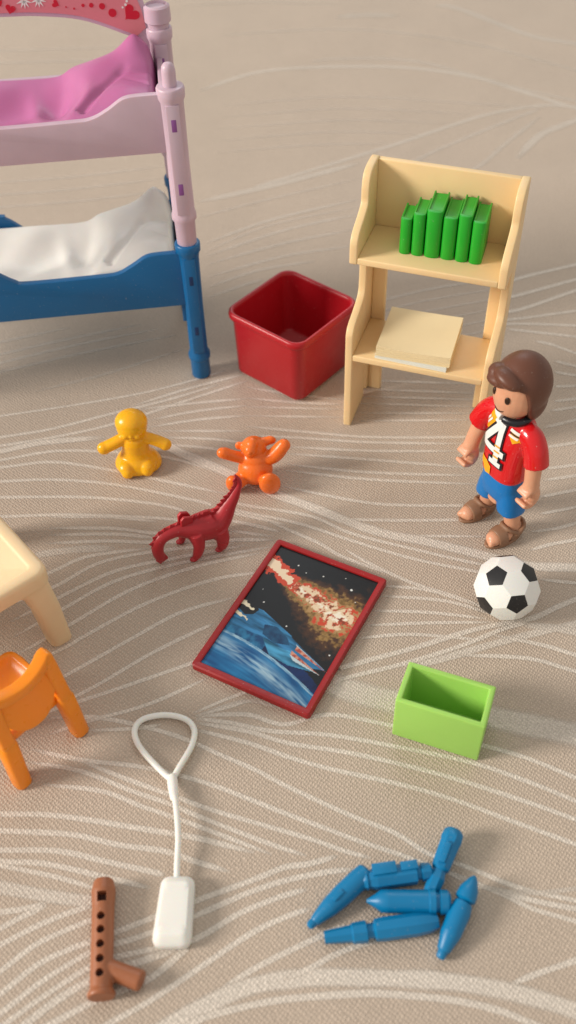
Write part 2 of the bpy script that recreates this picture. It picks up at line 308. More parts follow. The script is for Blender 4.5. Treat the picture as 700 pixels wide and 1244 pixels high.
PATTERN = [(1.0,[(-5.24,11.27,0.113),(-4.18,11.23,0.113),(-3.11,10.95,0.112),(-2.31,10.65,0.11),(-1.59,10.27,0.109),(-0.85,9.89,0.108),(-0.17,9.48,0.106),(1.02,8.84,0.104),(1.87,8.44,0.102),(2.46,8.01,0.101),(3.12,7.74,0.1),(4.06,7.3,0.098),(5.07,7.02,0.097),(6.58,6.61,0.096)]),(1.0,[(-5.53,10.53,0.11),(-4.36,10.23,0.109),(-3.38,10.08,0.108),(-2.52,9.86,0.108),(-1.73,9.59,0.107),(-1.01,9.27,0.105),(-0.18,8.89,0.104),(0.6,8.55,0.103),(1.17,8.3,0.102),(1.98,7.98,0.101),(2.87,7.59,0.099),(3.69,7.21,0.098),(4.25,6.9,0.097),(4.98,6.65,0.096),(6.43,6.16,0.094)]),(1.0,[(-4.41,10.21,0.109),(-3.53,9.81,0.107),(-2.58,9.41,0.106),(-1.66,9.03,0.105),(-0.53,8.64,0.103),(0.27,8.36,0.102),(0.83,8.13,0.101),(1.35,7.96,0.101)]),(1.0,[(-5.49,10.23,0.109),(-4.39,9.98,0.108),(-3.33,9.51,0.106),(-2.66,9.25,0.105),(-1.92,8.9,0.104),(-0.67,8.35,0.102),(0.14,8.04,0.101)]),(1.0,[(-5.17,9.72,0.107),(-3.95,9.53,0.106),(-3.13,9.18,0.105),(-2.64,8.99,0.104),(-1.7,8.6,0.103),(-0.53,8.09,0.101)]),(1.0,[(-7.74,9.2,0.126),(-5.92,9.11,0.126),(-4.98,9.06,0.126),(-4.03,8.9,0.125),(-3.27,8.74,0.124),(-2.62,8.61,0.124),(-1.9,8.45,0.123),(-0.86,8.14,0.122)]),(1.0,[(-7.67,8.93,0.125),(-5.86,8.76,0.124),(-4.45,8.63,0.124),(-3.51,8.39,0.123),(-2.59,8.23,0.122),(-2.03,8.02,0.121),(-1.33,7.78,0.12)]),(1.0,[(-7.56,8.44,0.123),(-5.79,8.36,0.122),(-4.65,8.3,0.122),(-3.7,8.06,0.121),(-2.88,7.85,0.12),(-2.56,7.76,0.12)]),(1.0,[(-7.52,8.28,0.122),(-5.75,8.13,0.121),(-4.83,8.05,0.121),(-3.67,7.75,0.12),(-2.81,7.52,0.119)]),(1.0,[(-7.53,8.49,0.103),(-5.74,8.06,0.101),(-4.58,7.78,0.1),(-3.79,7.52,0.099)]),(0.7,[(-7.43,7.99,0.262),(-5.66,7.63,0.258),(-4.75,7.44,0.257),(-3.85,7.29,0.255),(-3.6,7.25,0.255)]),(0.8,[(-2.15,11.27,0.09),(-1.31,11.65,0.091),(-0.48,11.95,0.092)]),(0.6,[(-2.14,11.19,0.09),(-1.02,11.52,0.091),(-0.26,11.28,0.09)]),(1.0,[(-2.1,11.13,0.112),(-1.37,11.0,0.112),(-0.5,10.77,0.111),(0.71,10.63,0.11),(2.15,10.29,0.109),(3.54,9.9,0.108),(4.61,9.44,0.106),(5.5,8.98,0.104),(6.96,8.23,0.102)]),(1.0,[(-2.1,11.03,0.112),(-1.02,10.79,0.111),(-0.14,10.47,0.11),(1.02,10.22,0.109),(2.11,9.91,0.108),(3.14,9.56,0.106),(4.47,9.02,0.104),(5.42,8.59,0.103),(6.89,7.92,0.1)]),(1.0,[(-2.13,10.87,0.111),(-1.02,10.52,0.11),(-0.15,10.15,0.109),(0.66,9.86,0.108),(2.07,9.46,0.106),(3.08,9.1,0.105),(4.18,8.6,0.103),(5.31,8.09,0.101),(6.75,7.44,0.099)]),(0.8,[(-2.07,11.19,0.112),(-1.02,11.19,0.112),(-0.24,10.92,0.111),(0.73,11.12,0.112),(1.98,10.82,0.111),(2.93,10.55,0.11),(3.89,10.26,0.109),(4.71,9.95,0.108),(5.62,9.47,0.106),(7.09,8.7,0.103)]),(0.7,[(0.51,12.08,0.601),(1.3,11.67,0.594),(2.16,11.39,0.588),(3.19,11.15,0.584),(4.2,10.91,0.579),(5.02,10.68,0.575),(5.83,10.46,0.571),(7.55,9.98,0.562)]),(1.0,[(-7.2,7.0,0.117),(-5.58,7.16,0.117),(-5.13,7.21,0.117),(-4.73,7.3,0.118)]),(1.0,[(-6.84,6.17,0.113),(-5.53,6.86,0.116),(-5.18,7.05,0.117),(-4.72,7.26,0.118)]),(1.0,[(-6.78,5.9,0.112),(-5.47,6.57,0.115),(-4.88,6.87,0.116),(-4.35,7.09,0.117),(-3.85,7.23,0.118)]),(1.0,[(-6.5,5.26,0.109),(-5.39,6.11,0.113),(-4.83,6.55,0.115),(-4.31,6.79,0.116),(-3.82,6.97,0.116),(-3.43,7.03,0.117)]),(1.0,[(-6.38,4.86,0.107),(-5.33,5.72,0.111),(-4.77,6.18,0.113),(-4.26,6.43,0.114),(-3.78,6.59,0.115),(-3.11,6.83,0.116),(-1.98,7.24,0.118),(-0.86,7.62,0.119),(-0.3,7.83,0.12),(0.14,7.88,0.12),(0.73,8.02,0.121)]),(1.0,[(-6.34,4.6,0.106),(-5.27,5.41,0.11),(-4.54,5.97,0.112),(-3.71,6.43,0.114),(-3.02,6.61,0.115),(-1.97,6.97,0.116),(-1.0,7.36,0.118),(-0.31,7.57,0.119),(0.47,7.71,0.12),(1.02,7.75,0.12)]),(1.0,[(-6.26,4.47,0.106),(-5.16,5.24,0.109),(-4.5,5.7,0.111),(-3.69,6.18,0.113),(-2.92,6.37,0.114),(-2.01,6.53,0.114),(-1.14,6.99,0.117),(-0.39,7.27,0.118),(0.12,7.4,0.118)]),(1.0,[(-5.88,4.43,0.14),(-4.8,5.23,0.145),(-4.29,5.61,0.147),(-3.62,5.97,0.149),(-2.77,6.24,0.151),(-2.23,6.41,0.152)]),(1.0,[(-5.6,4.6,0.124),(-4.35,5.22,0.127),(-3.58,5.59,0.129),(-2.74,5.89,0.13),(-2.22,6.29,0.132),(-2.04,6.43,0.133)]),(1.0,[(-4.79,4.48,0.106),(-3.53,5.11,0.108),(-2.71,5.52,0.11),(-1.93,6.0,0.112),(-0.97,6.6,0.115),(-0.32,6.89,0.116),(0.17,7.04,0.117)]),(1.0,[(-3.82,4.45,0.105),(-2.54,5.08,0.108),(-1.99,5.35,0.109),(-1.5,5.63,0.111),(-0.85,6.02,0.112),(0.36,6.55,0.115),(0.8,6.72,0.115)]),(0.9,[(-3.74,4.41,0.298),(-2.47,5.05,0.306),(-1.99,5.3,0.309),(-1.38,5.57,0.313),(-0.92,5.72,0.314),(-0.42,5.8,0.315),(0.31,5.83,0.316),(1.03,5.8,0.315),(2.37,5.71,0.314),(3.4,5.53,0.312),(4.16,5.32,0.309),(4.65,5.14,0.307),(5.97,4.63,0.301)]),(0.8,[(-3.46,4.52,0.123),(-2.12,5.07,0.126),(-1.65,5.26,0.127),(-0.6,5.46,0.128),(0.29,5.52,0.128),(1.01,5.54,0.129),(1.54,5.51,0.128),(2.58,5.38,0.128),(3.34,5.19,0.127),(3.88,4.96,0.126),(5.18,4.42,0.123)]),(1.0,[(-0.34,5.81,0.111),(0.17,6.01,0.112),(0.51,6.18,0.113),(1.07,6.37,0.114),(1.68,6.51,0.114)]),(0.8,[(3.6,5.61,0.11),(4.14,5.78,0.111),(4.83,5.97,0.112),(6.48,6.41,0.114)]),(0.8,[(3.59,7.29,0.118),(4.28,7.05,0.117),(5.03,6.87,0.116),(6.56,6.52,0.114)]),(0.5,[(2.95,7.59,0.099),(3.43,7.32,0.098),(4.34,7.19,0.098),(5.12,7.24,0.098),(6.82,7.35,0.098)]),(1.0,[(-8.68,13.81,0.11),(-6.9,14.73,0.113),(-5.73,15.34,0.115),(-4.91,15.78,0.116),(-3.39,15.98,0.117)]),(1.0,[(-6.68,14.33,0.111),(-5.59,14.88,0.113),(-4.64,15.55,0.115),(-3.3,15.87,0.116),(-1.36,16.05,0.117)]),(1.0,[(-6.52,13.85,0.11),(-5.47,14.53,0.112),(-4.22,15.28,0.115),(-2.8,15.63,0.116),(-1.04,15.98,0.117)]),(1.0,[(-6.37,13.42,0.108),(-5.34,14.18,0.111),(-4.19,14.97,0.114),(-2.64,15.47,0.115),(-0.39,15.9,0.117)]),(1.0,[(-6.21,12.92,0.107),(-5.2,13.65,0.109),(-3.77,14.7,0.113),(-2.23,15.35,0.115),(-0.72,15.7,0.116)]),(1.0,[(-5.87,12.64,0.106),(-5.06,13.14,0.108),(-4.71,13.4,0.108),(-3.35,14.29,0.111),(-1.82,14.92,0.113),(-0.64,15.09,0.114)]),(1.0,[(-5.75,11.86,0.103),(-4.82,12.47,0.105),(-3.65,13.27,0.108),(-2.56,13.97,0.11),(-1.34,14.35,0.112)]),(1.0,[(-5.69,11.45,0.102),(-4.61,11.86,0.103),(-3.24,12.8,0.106),(-2.3,13.35,0.108),(-1.79,13.61,0.109)]),(1.0,[(-5.65,11.21,0.101),(-5.26,11.43,0.102),(-3.9,11.92,0.104),(-2.27,12.54,0.106),(-2.13,12.6,0.106)]),(1.0,[(-5.18,10.87,0.1),(-4.38,11.16,0.101),(-3.15,11.52,0.102),(-1.89,12.14,0.104)]),(1.0,[(-4.36,10.93,0.1),(-3.39,10.94,0.1),(-2.83,11.02,0.101)]),(1.0,[(-2.11,11.19,0.101),(-0.74,11.59,0.102)]),(1.0,[(-6.07,17.14,0.121),(-4.55,17.08,0.12),(-3.29,16.85,0.12)]),(1.0,[(-6.01,16.75,0.119),(-4.35,16.67,0.119),(-3.26,16.46,0.118),(-1.37,16.38,0.118)]),(1.0,[(-5.98,16.52,0.119),(-4.33,16.48,0.119),(-3.25,16.29,0.118)]),(1.0,[(-5.94,16.25,0.118),(-4.47,16.26,0.118),(-3.4,16.17,0.117),(-1.37,16.16,0.117),(-0.39,16.11,0.117)]),(1.0,[(-1.55,17.11,0.121),(-0.88,16.91,0.12),(-0.05,16.59,0.119)]),(1.0,[(-1.54,16.83,0.12),(-0.88,16.63,0.119),(-0.22,16.38,0.118)]),(1.0,[(-1.53,16.49,0.119),(-0.39,16.22,0.118)]),(0.6,[(-6.29,15.84,0.233),(-5.9,15.93,0.233),(-5.1,16.02,0.234),(-4.28,16.0,0.234)]),(0.8,[(-9.65,17.23,0.108),(-7.33,17.21,0.107),(-5.53,17.19,0.107),(-3.18,16.96,0.107),(-2.28,16.74,0.106)]),(0.8,[(-9.83,18.0,0.11),(-7.45,17.9,0.109),(-5.15,17.79,0.109),(-3.31,17.45,0.108),(-2.48,17.11,0.107)]),(0.8,[(-9.94,18.48,0.111),(-7.56,18.48,0.111),(-6.16,18.48,0.111),(-4.46,18.21,0.11),(-2.31,17.53,0.108),(-1.95,17.33,0.108)]),(0.8,[(-10.0,18.78,0.112),(-7.65,19.01,0.113),(-6.26,19.15,0.113),(-4.8,18.81,0.112),(-3.36,18.35,0.111),(-1.59,17.75,0.109)]),(0.8,[(-9.99,18.83,0.112),(-7.7,19.29,0.114),(-6.31,19.57,0.114),(-4.97,19.5,0.114),(-3.33,19.22,0.113),(-1.98,18.68,0.112),(-1.61,18.53,0.111)]),(0.8,[(-10.12,19.37,0.114),(-7.8,19.85,0.115),(-6.39,20.13,0.116),(-4.69,20.63,0.117),(-2.47,21.64,0.12),(-1.06,22.28,0.122)]),(0.8,[(-10.2,19.72,0.115),(-7.86,20.2,0.116),(-6.44,20.49,0.117),(-4.83,21.05,0.119),(-3.27,21.57,0.12),(-1.88,22.16,0.122)]),(0.8,[(-10.43,20.64,0.088),(-8.01,21.09,0.089),(-6.07,21.44,0.09),(-4.1,21.88,0.091),(-2.7,22.36,0.092),(-1.69,22.79,0.093)]),(0.8,[(-4.26,21.35,0.12),(-2.69,22.04,0.122),(-1.07,22.6,0.123)]),(0.8,[(-4.05,21.19,0.119),(-2.46,21.38,0.12),(-1.06,21.49,0.12)]),(0.8,[(-3.72,20.72,0.118),(-2.45,21.03,0.119),(-1.06,21.19,0.119)]),(0.8,[(-3.7,20.43,0.117),(-2.43,20.66,0.118),(-1.06,20.77,0.118)]),(0.8,[(-3.49,20.25,0.116),(-1.06,20.13,0.116)]),(0.8,[(-3.37,19.98,0.116),(-2.02,19.85,0.115),(-1.05,19.63,0.115)]),(0.8,[(-3.26,19.7,0.115),(-2.01,19.47,0.114),(-1.05,19.15,0.113)]),(0.8,[(-10.02,19.03,0.226),(-7.76,19.63,0.229),(-6.65,19.93,0.231),(-4.93,20.06,0.232)]),(0.45,[(-10.85,22.62,0.123),(-8.43,23.48,0.126),(-6.42,24.19,0.128),(-3.79,24.92,0.13)]),(0.45,[(-10.97,23.09,0.125),(-8.5,23.9,0.127),(-6.47,24.57,0.129),(-4.36,25.17,0.131)]),(0.45,[(-11.13,23.74,0.127),(-8.61,24.51,0.129),(-6.54,25.15,0.131)]),(0.45,[(-7.17,22.12,0.122),(-5.21,22.81,0.124),(-2.98,23.86,0.127)]),(0.45,[(-10.77,22.26,0.122),(-8.36,23.06,0.125),(-5.95,23.85,0.127),(-3.23,24.57,0.129)]),(0.9,[(-1.07,22.54,0.123),(-0.45,22.38,0.123)]),(0.9,[(-1.06,21.99,0.121),(0.25,21.61,0.12),(1.63,21.31,0.119)]),(0.9,[(-1.06,21.52,0.12),(0.43,21.24,0.119),(1.62,21.12,0.119)]),(0.9,[(-1.06,21.14,0.119),(1.61,20.9,0.118)]),(0.9,[(-1.06,20.76,0.118),(1.59,20.56,0.117)]),(0.9,[(2.12,21.13,0.119),(5.26,20.82,0.118)]),(0.9,[(2.27,21.74,0.121),(5.54,21.38,0.12)]),(0.9,[(2.4,22.12,0.122),(5.41,21.81,0.121)]),(0.9,[(2.14,21.43,0.12),(5.4,21.11,0.119)]),(0.9,[(2.14,20.71,0.118),(5.22,20.55,0.117)]),(0.9,[(2.07,20.39,0.117),(5.08,20.28,0.116)]),(0.9,[(-1.06,20.32,0.117),(0.68,19.99,0.116),(2.3,19.72,0.115),(4.69,19.6,0.114),(5.56,19.64,0.115)]),(0.9,[(-1.06,19.97,0.116),(0.67,19.74,0.115),(2.29,19.51,0.114),(4.84,19.33,0.114)]),(0.9,[(-0.1,19.46,0.114),(2.26,19.18,0.113),(4.61,19.06,0.113)]),(0.9,[(-0.01,19.18,0.113),(2.23,18.84,0.112),(4.89,18.4,0.111)]),(0.9,[(0.03,18.77,0.112),(2.19,18.36,0.111),(4.94,18.11,0.11)]),(0.9,[(-0.03,18.54,0.111),(2.17,18.1,0.11),(4.98,17.79,0.109)]),(0.9,[(-0.13,17.96,0.11),(1.66,17.37,0.108),(2.73,17.16,0.107),(4.68,17.05,0.107),(5.4,17.08,0.107)]),(0.9,[(1.09,16.75,0.106),(2.67,16.63,0.106),(4.26,16.58,0.106),(5.15,16.6,0.106)]),(0.9,[(2.62,16.12,0.104),(5.04,15.98,0.104)]),(0.9,[(-1.59,17.52,0.108),(-1.04,17.31,0.108),(0.56,16.87,0.106),(1.58,16.23,0.105),(3.26,15.58,0.103),(4.07,15.28,0.102),(4.72,15.07,0.101)]),(0.9,[(-1.58,17.27,0.108),(-1.04,17.06,0.107),(0.28,16.62,0.106),(1.82,15.87,0.104),(3.06,15.33,0.102),(4.36,14.92,0.101),(5.0,14.73,0.1)]),(0.9,[(-0.51,16.74,0.106),(0.7,15.98,0.104),(1.28,15.5,0.102),(2.5,14.84,0.101)]),(0.9,[(-3.67,20.01,0.318),(-2.94,19.42,0.313),(-2.15,18.91,0.309),(-1.05,18.18,0.303),(-0.32,17.69,0.299),(0.63,17.16,0.295),(1.62,16.57,0.29),(2.42,16.18,0.287),(3.29,15.92,0.285),(4.17,15.59,0.283),(4.93,15.3,0.28),(5.86,15.0,0.278),(6.83,14.91,0.277),(8.93,14.7,0.275)]),(1,[(1.38,15.71,0.103),(1.9,15.27,0.102),(2.87,14.62,0.1),(3.82,14.17,0.099),(4.52,13.77,0.097)]),(0.8,[(2.16,14.55,0.1),(3.23,14.38,0.099),(4.31,13.88,0.098)]),(0.8,[(2.05,14.26,0.099),(3.57,14.05,0.098),(4.57,13.63,0.097)]),(0.8,[(1.86,13.83,0.098),(3.15,13.73,0.097),(4.48,13.49,0.097)]),(0.8,[(1.68,13.42,0.096),(3.11,13.43,0.096),(4.61,13.39,0.096)]),(0.8,[(1.5,13.06,0.095),(2.33,13.13,0.096),(3.07,13.09,0.095),(4.31,12.9,0.095)]),(1,[(1.01,12.24,0.139),(1.16,12.32,0.14),(2.66,12.74,0.142),(4.21,13.22,0.144),(5.45,13.45,0.145),(6.11,13.75,0.146),(6.62,13.97,0.147),(8.83,14.93,0.151)]),(0.8,[(0.84,11.86,0.115),(1.14,12.02,0.115),(2.47,12.35,0.117),(3.77,12.77,0.118),(4.8,13.2,0.12),(5.43,13.36,0.12)]),(0.7,[(2.61,12.26,0.186),(3.36,12.45,0.187),(4.12,12.68,0.189),(5.29,13.0,0.19),(6.46,13.27,0.192),(8.61,13.77,0.195)]),(0.8,[(4.55,13.03,0.119),(5.6,12.71,0.118),(6.27,12.42,0.117),(7.98,11.67,0.114)]),(0.8,[(3.66,12.52,0.117),(5.17,12.38,0.117),(6.18,11.99,0.115),(7.9,11.33,0.113)]),(0.6,[(5.26,13.27,0.216),(5.85,13.2,0.216),(6.41,13.04,0.214),(8.27,12.51,0.211)]),(0.8,[(6.43,17.27,0.108),(6.87,17.36,0.108),(7.4,17.48,0.108),(9.83,18.01,0.11)]),(0.8,[(6.31,16.68,0.106),(6.75,16.77,0.106),(7.27,16.88,0.107),(9.66,17.4,0.108)]),(0.8,[(5.84,15.5,0.102),(6.35,15.66,0.103),(7.02,15.79,0.103),(9.33,16.24,0.105)]),(0.8,[(5.9,14.59,0.1),(6.72,14.44,0.099),(8.74,14.06,0.098)]),(0.7,[(5.96,16.1,0.104),(6.62,16.18,0.104),(7.15,16.33,0.105),(9.51,16.97,0.107)]),(0.7,[(6.63,17.85,0.109),(7.52,17.99,0.11),(9.96,18.37,0.111)]),(0.7,[(6.93,26.55,0.135),(7.79,27.02,0.136),(9.67,27.65,0.138),(12.86,28.72,0.141)]),(0.7,[(6.81,25.85,0.133),(7.62,26.1,0.133),(9.49,26.81,0.135),(12.63,28.01,0.139)]),(0.7,[(6.7,25.17,0.131),(7.47,25.32,0.131),(9.35,26.21,0.134),(12.48,27.68,0.138)]),(0.7,[(6.17,24.72,0.129),(7.38,24.84,0.13),(9.11,25.13,0.131),(12.03,25.62,0.132)]),(0.7,[(6.03,24.54,0.129),(7.28,24.56,0.129),(8.94,24.38,0.128),(11.61,24.08,0.128)]),(0.7,[(6.83,24.31,0.128),(7.37,24.19,0.128),(8.82,23.83,0.127),(11.35,23.21,0.125)]),(0.7,[(7.55,23.67,0.126),(7.97,23.52,0.126),(8.64,23.04,0.124),(10.74,21.55,0.12)]),(0.7,[(7.91,22.73,0.124),(8.51,22.44,0.123),(10.76,21.35,0.12)]),(0.7,[(7.81,22.22,0.122),(8.42,22.02,0.121),(10.77,21.25,0.119)]),(0.7,[(7.67,21.56,0.12),(8.32,21.57,0.12),(10.9,21.6,0.12)]),(0.7,[(7.54,20.93,0.118),(8.19,21.01,0.119),(10.82,21.36,0.12)]),(0.7,[(7.36,20.54,0.117),(8.11,20.66,0.118),(10.73,21.07,0.119)]),(0.45,[(2.54,25.75,0.116),(4.69,26.52,0.118),(7.14,27.02,0.119)]),(0.45,[(2.49,25.19,0.114),(4.62,25.94,0.116),(7.05,26.47,0.118)]),(0.45,[(2.45,24.64,0.113),(4.56,25.37,0.115),(6.96,25.94,0.116)]),(0.45,[(2.41,24.11,0.112),(4.49,24.82,0.113),(6.87,25.42,0.115)]),(0.45,[(2.37,23.59,0.11),(4.42,24.29,0.112),(6.78,24.91,0.114)]),(0.45,[(2.33,23.08,0.109),(4.36,23.76,0.111),(6.7,24.41,0.112)]),(0.7,[(7.03,19.85,0.115),(8.0,20.14,0.116),(10.64,20.93,0.118)]),(0.7,[(6.76,19.05,0.113),(7.79,19.23,0.113),(10.32,19.66,0.115)]),(0.7,[(6.72,18.27,0.111),(7.6,18.38,0.111),(10.05,18.69,0.112)]),(0.55,[(-3.13,41.48,0.223),(-0.9,43.04,0.228),(1.66,43.44,0.23),(5.48,43.15,0.229),(8.37,42.03,0.225),(10.52,40.18,0.218),(12.14,38.72,0.213),(14.92,36.21,0.204)]),(0.4,[(1.69,44.05,0.186),(2.99,44.26,0.186),(6.3,43.69,0.185),(10.14,40.76,0.176),(12.29,39.39,0.172),(15.35,37.45,0.166)]),(0.5,[(-0.9,33.27,0.174),(0.19,33.84,0.175),(4.31,36.05,0.183),(6.51,37.34,0.187),(8.54,38.46,0.191),(10.79,39.08,0.193),(12.18,38.87,0.192),(15.68,38.35,0.19)]),(0.4,[(4.57,34.2,0.157),(5.81,35.38,0.16),(7.82,36.86,0.165),(9.66,38.12,0.168),(10.74,38.82,0.17)]),(0.4,[(6.68,33.63,0.155),(7.67,34.44,0.158),(8.82,35.97,0.162),(10.61,38.16,0.169)]),(0.5,[(9.05,34.8,0.278),(10.29,36.58,0.287),(11.91,37.71,0.293),(16.03,40.55,0.307)]),(0.4,[(3.0,48.91,0.45),(4.4,49.08,0.451),(6.06,48.87,0.449)]),(0.45,[(7.86,49.95,0.355),(8.93,49.49,0.353),(11.66,46.12,0.336),(13.54,44.99,0.33),(16.93,42.95,0.319)]),(0.25,[(-4.34,51.01,0.206),(-0.9,51.16,0.206),(3.37,50.49,0.204)]),(0.3,[(-2.26,47.27,0.195),(3.19,47.5,0.196),(8.4,45.73,0.191),(12.93,42.27,0.181),(16.02,39.91,0.174)]),(0.25,[(-2.11,40.03,0.152),(2.77,40.48,0.153),(7.52,39.59,0.151),(10.97,38.8,0.149)]),(0.25,[(-2.09,38.97,0.15),(2.7,39.41,0.151),(7.84,38.51,0.148)]),(0.25,[(-2.3,37.97,0.147),(2.64,38.37,0.148),(6.8,37.82,0.147)]),(0.25,[(-2.28,36.98,0.144),(2.11,37.41,0.146),(5.55,37.02,0.145)]),(0.25,[(-2.25,36.03,0.142),(1.38,36.39,0.143),(4.33,36.28,0.143)]),(0.5,[(-2.83,32.41,0.266),(-0.68,33.19,0.27),(1.24,34.0,0.274),(3.12,34.85,0.278)]),(0.45,[(-2.46,29.66,0.144),(-0.24,31.02,0.148),(2.93,32.22,0.151)]),(0.4,[(-2.43,28.87,0.141),(0.2,30.32,0.146),(2.76,31.18,0.148)]),(0.4,[(-2.33,28.4,0.14),(0.18,29.5,0.143),(2.51,30.18,0.145)]),(0.4,[(-2.31,27.64,0.138),(0.16,28.71,0.141),(2.62,29.2,0.142)]),(0.4,[(-2.29,27.06,0.136),(-0.7,27.92,0.139),(1.18,28.34,0.14)]),(0.4,[(-2.28,26.48,0.135),(-1.13,27.14,0.136),(-0.54,27.39,0.137)]),(0.3,[(-2.44,29.18,0.107),(-0.24,30.68,0.11),(2.89,31.69,0.112)]),(0.3,[(-2.79,31.35,0.13),(-0.69,32.27,0.132),(3.03,33.69,0.136)]),(0.3,[(-13.61,33.98,0.156),(-10.32,34.28,0.157),(-7.59,34.52,0.158),(-4.23,35.11,0.16)]),(0.3,[(-13.4,33.08,0.154),(-10.16,33.37,0.155),(-7.47,33.61,0.155),(-4.18,34.18,0.157)]),(0.3,[(-13.19,32.21,0.151),(-10.01,32.49,0.152),(-7.37,32.72,0.153),(-4.12,33.27,0.154)]),(0.3,[(-16.55,46.32,0.192),(-12.42,46.32,0.192),(-10.17,46.32,0.192),(-6.79,46.23,0.192)]),(0.3,[(-16.23,44.97,0.188),(-12.19,44.97,0.188),(-9.98,44.97,0.188),(-6.67,44.88,0.188)])]

# ---------------------------------------------------------------- the table cover: one sheet with its woven line pattern
def build_cloth():
    bm = NB()
    lay = bm.verts.layers.float.new('thread')
    v = [bm.verts.new(p) for p in ((-90, -40, 0), (90, -40, 0), (90, 150, 0), (-90, 150, 0))]
    bm.faces.new(v)
    for i, (st, row) in enumerate(PATTERN):
        far = sum(q[1] for q in row) / len(row) > 26      # the wider, softer arcs of the far part of the pattern
        st = min(1.0, st * (1.35 if far else 1.2) + .06)
        if far: row = [(x, y, w * 1.2) for x, y, w in row]
        pts = smooth_path(row, 10)
        z = 0.002 + 0.00005 * i
        prev = None; n = len(pts)
        for k, (x, y, w) in enumerate(pts):
            x1, y1, _ = pts[min(k + 1, n - 1)]; x0, y0, _ = pts[max(k - 1, 0)]
            t = Vector((x1 - x0, y1 - y0, 0)).normalized(); s = Vector((-t.y, t.x, 0))
            taper = min(1.0, (k + 1) / 7, (n - k) / 7)
            hw = w * (0.42 + 0.58 * taper) * (1 + 0.14 * noise.noise(Vector((x * 1.7, y * 1.7, i))))
            ring = []
            for f, a in ((-0.62, 0), (-0.36, 1), (0, 1), (0.36, 1), (0.62, 0)):
                q = bm.verts.new(Vector((x, y, z)) + s * hw * f); q[lay] = a * st * min(1, .3 + taper); ring.append(q)
            if prev:
                for j in range(4):
                    fc = bm.faces.new((prev[j], prev[j + 1], ring[j + 1], ring[j])); fc.material_index = 1
            prev = ring
    bm.normal_update()
    for f in bm.faces:
        if f.normal.z < 0: f.normal_flip()
    o = part("tablecloth", bm, [cloth_material("woven_cloth", False), cloth_material("woven_cloth_lines", True)], None, (), None)
    tag(o, "beige woven cloth with pale curving line pattern under all the toys", "tablecloth", kind="structure")
build_cloth()

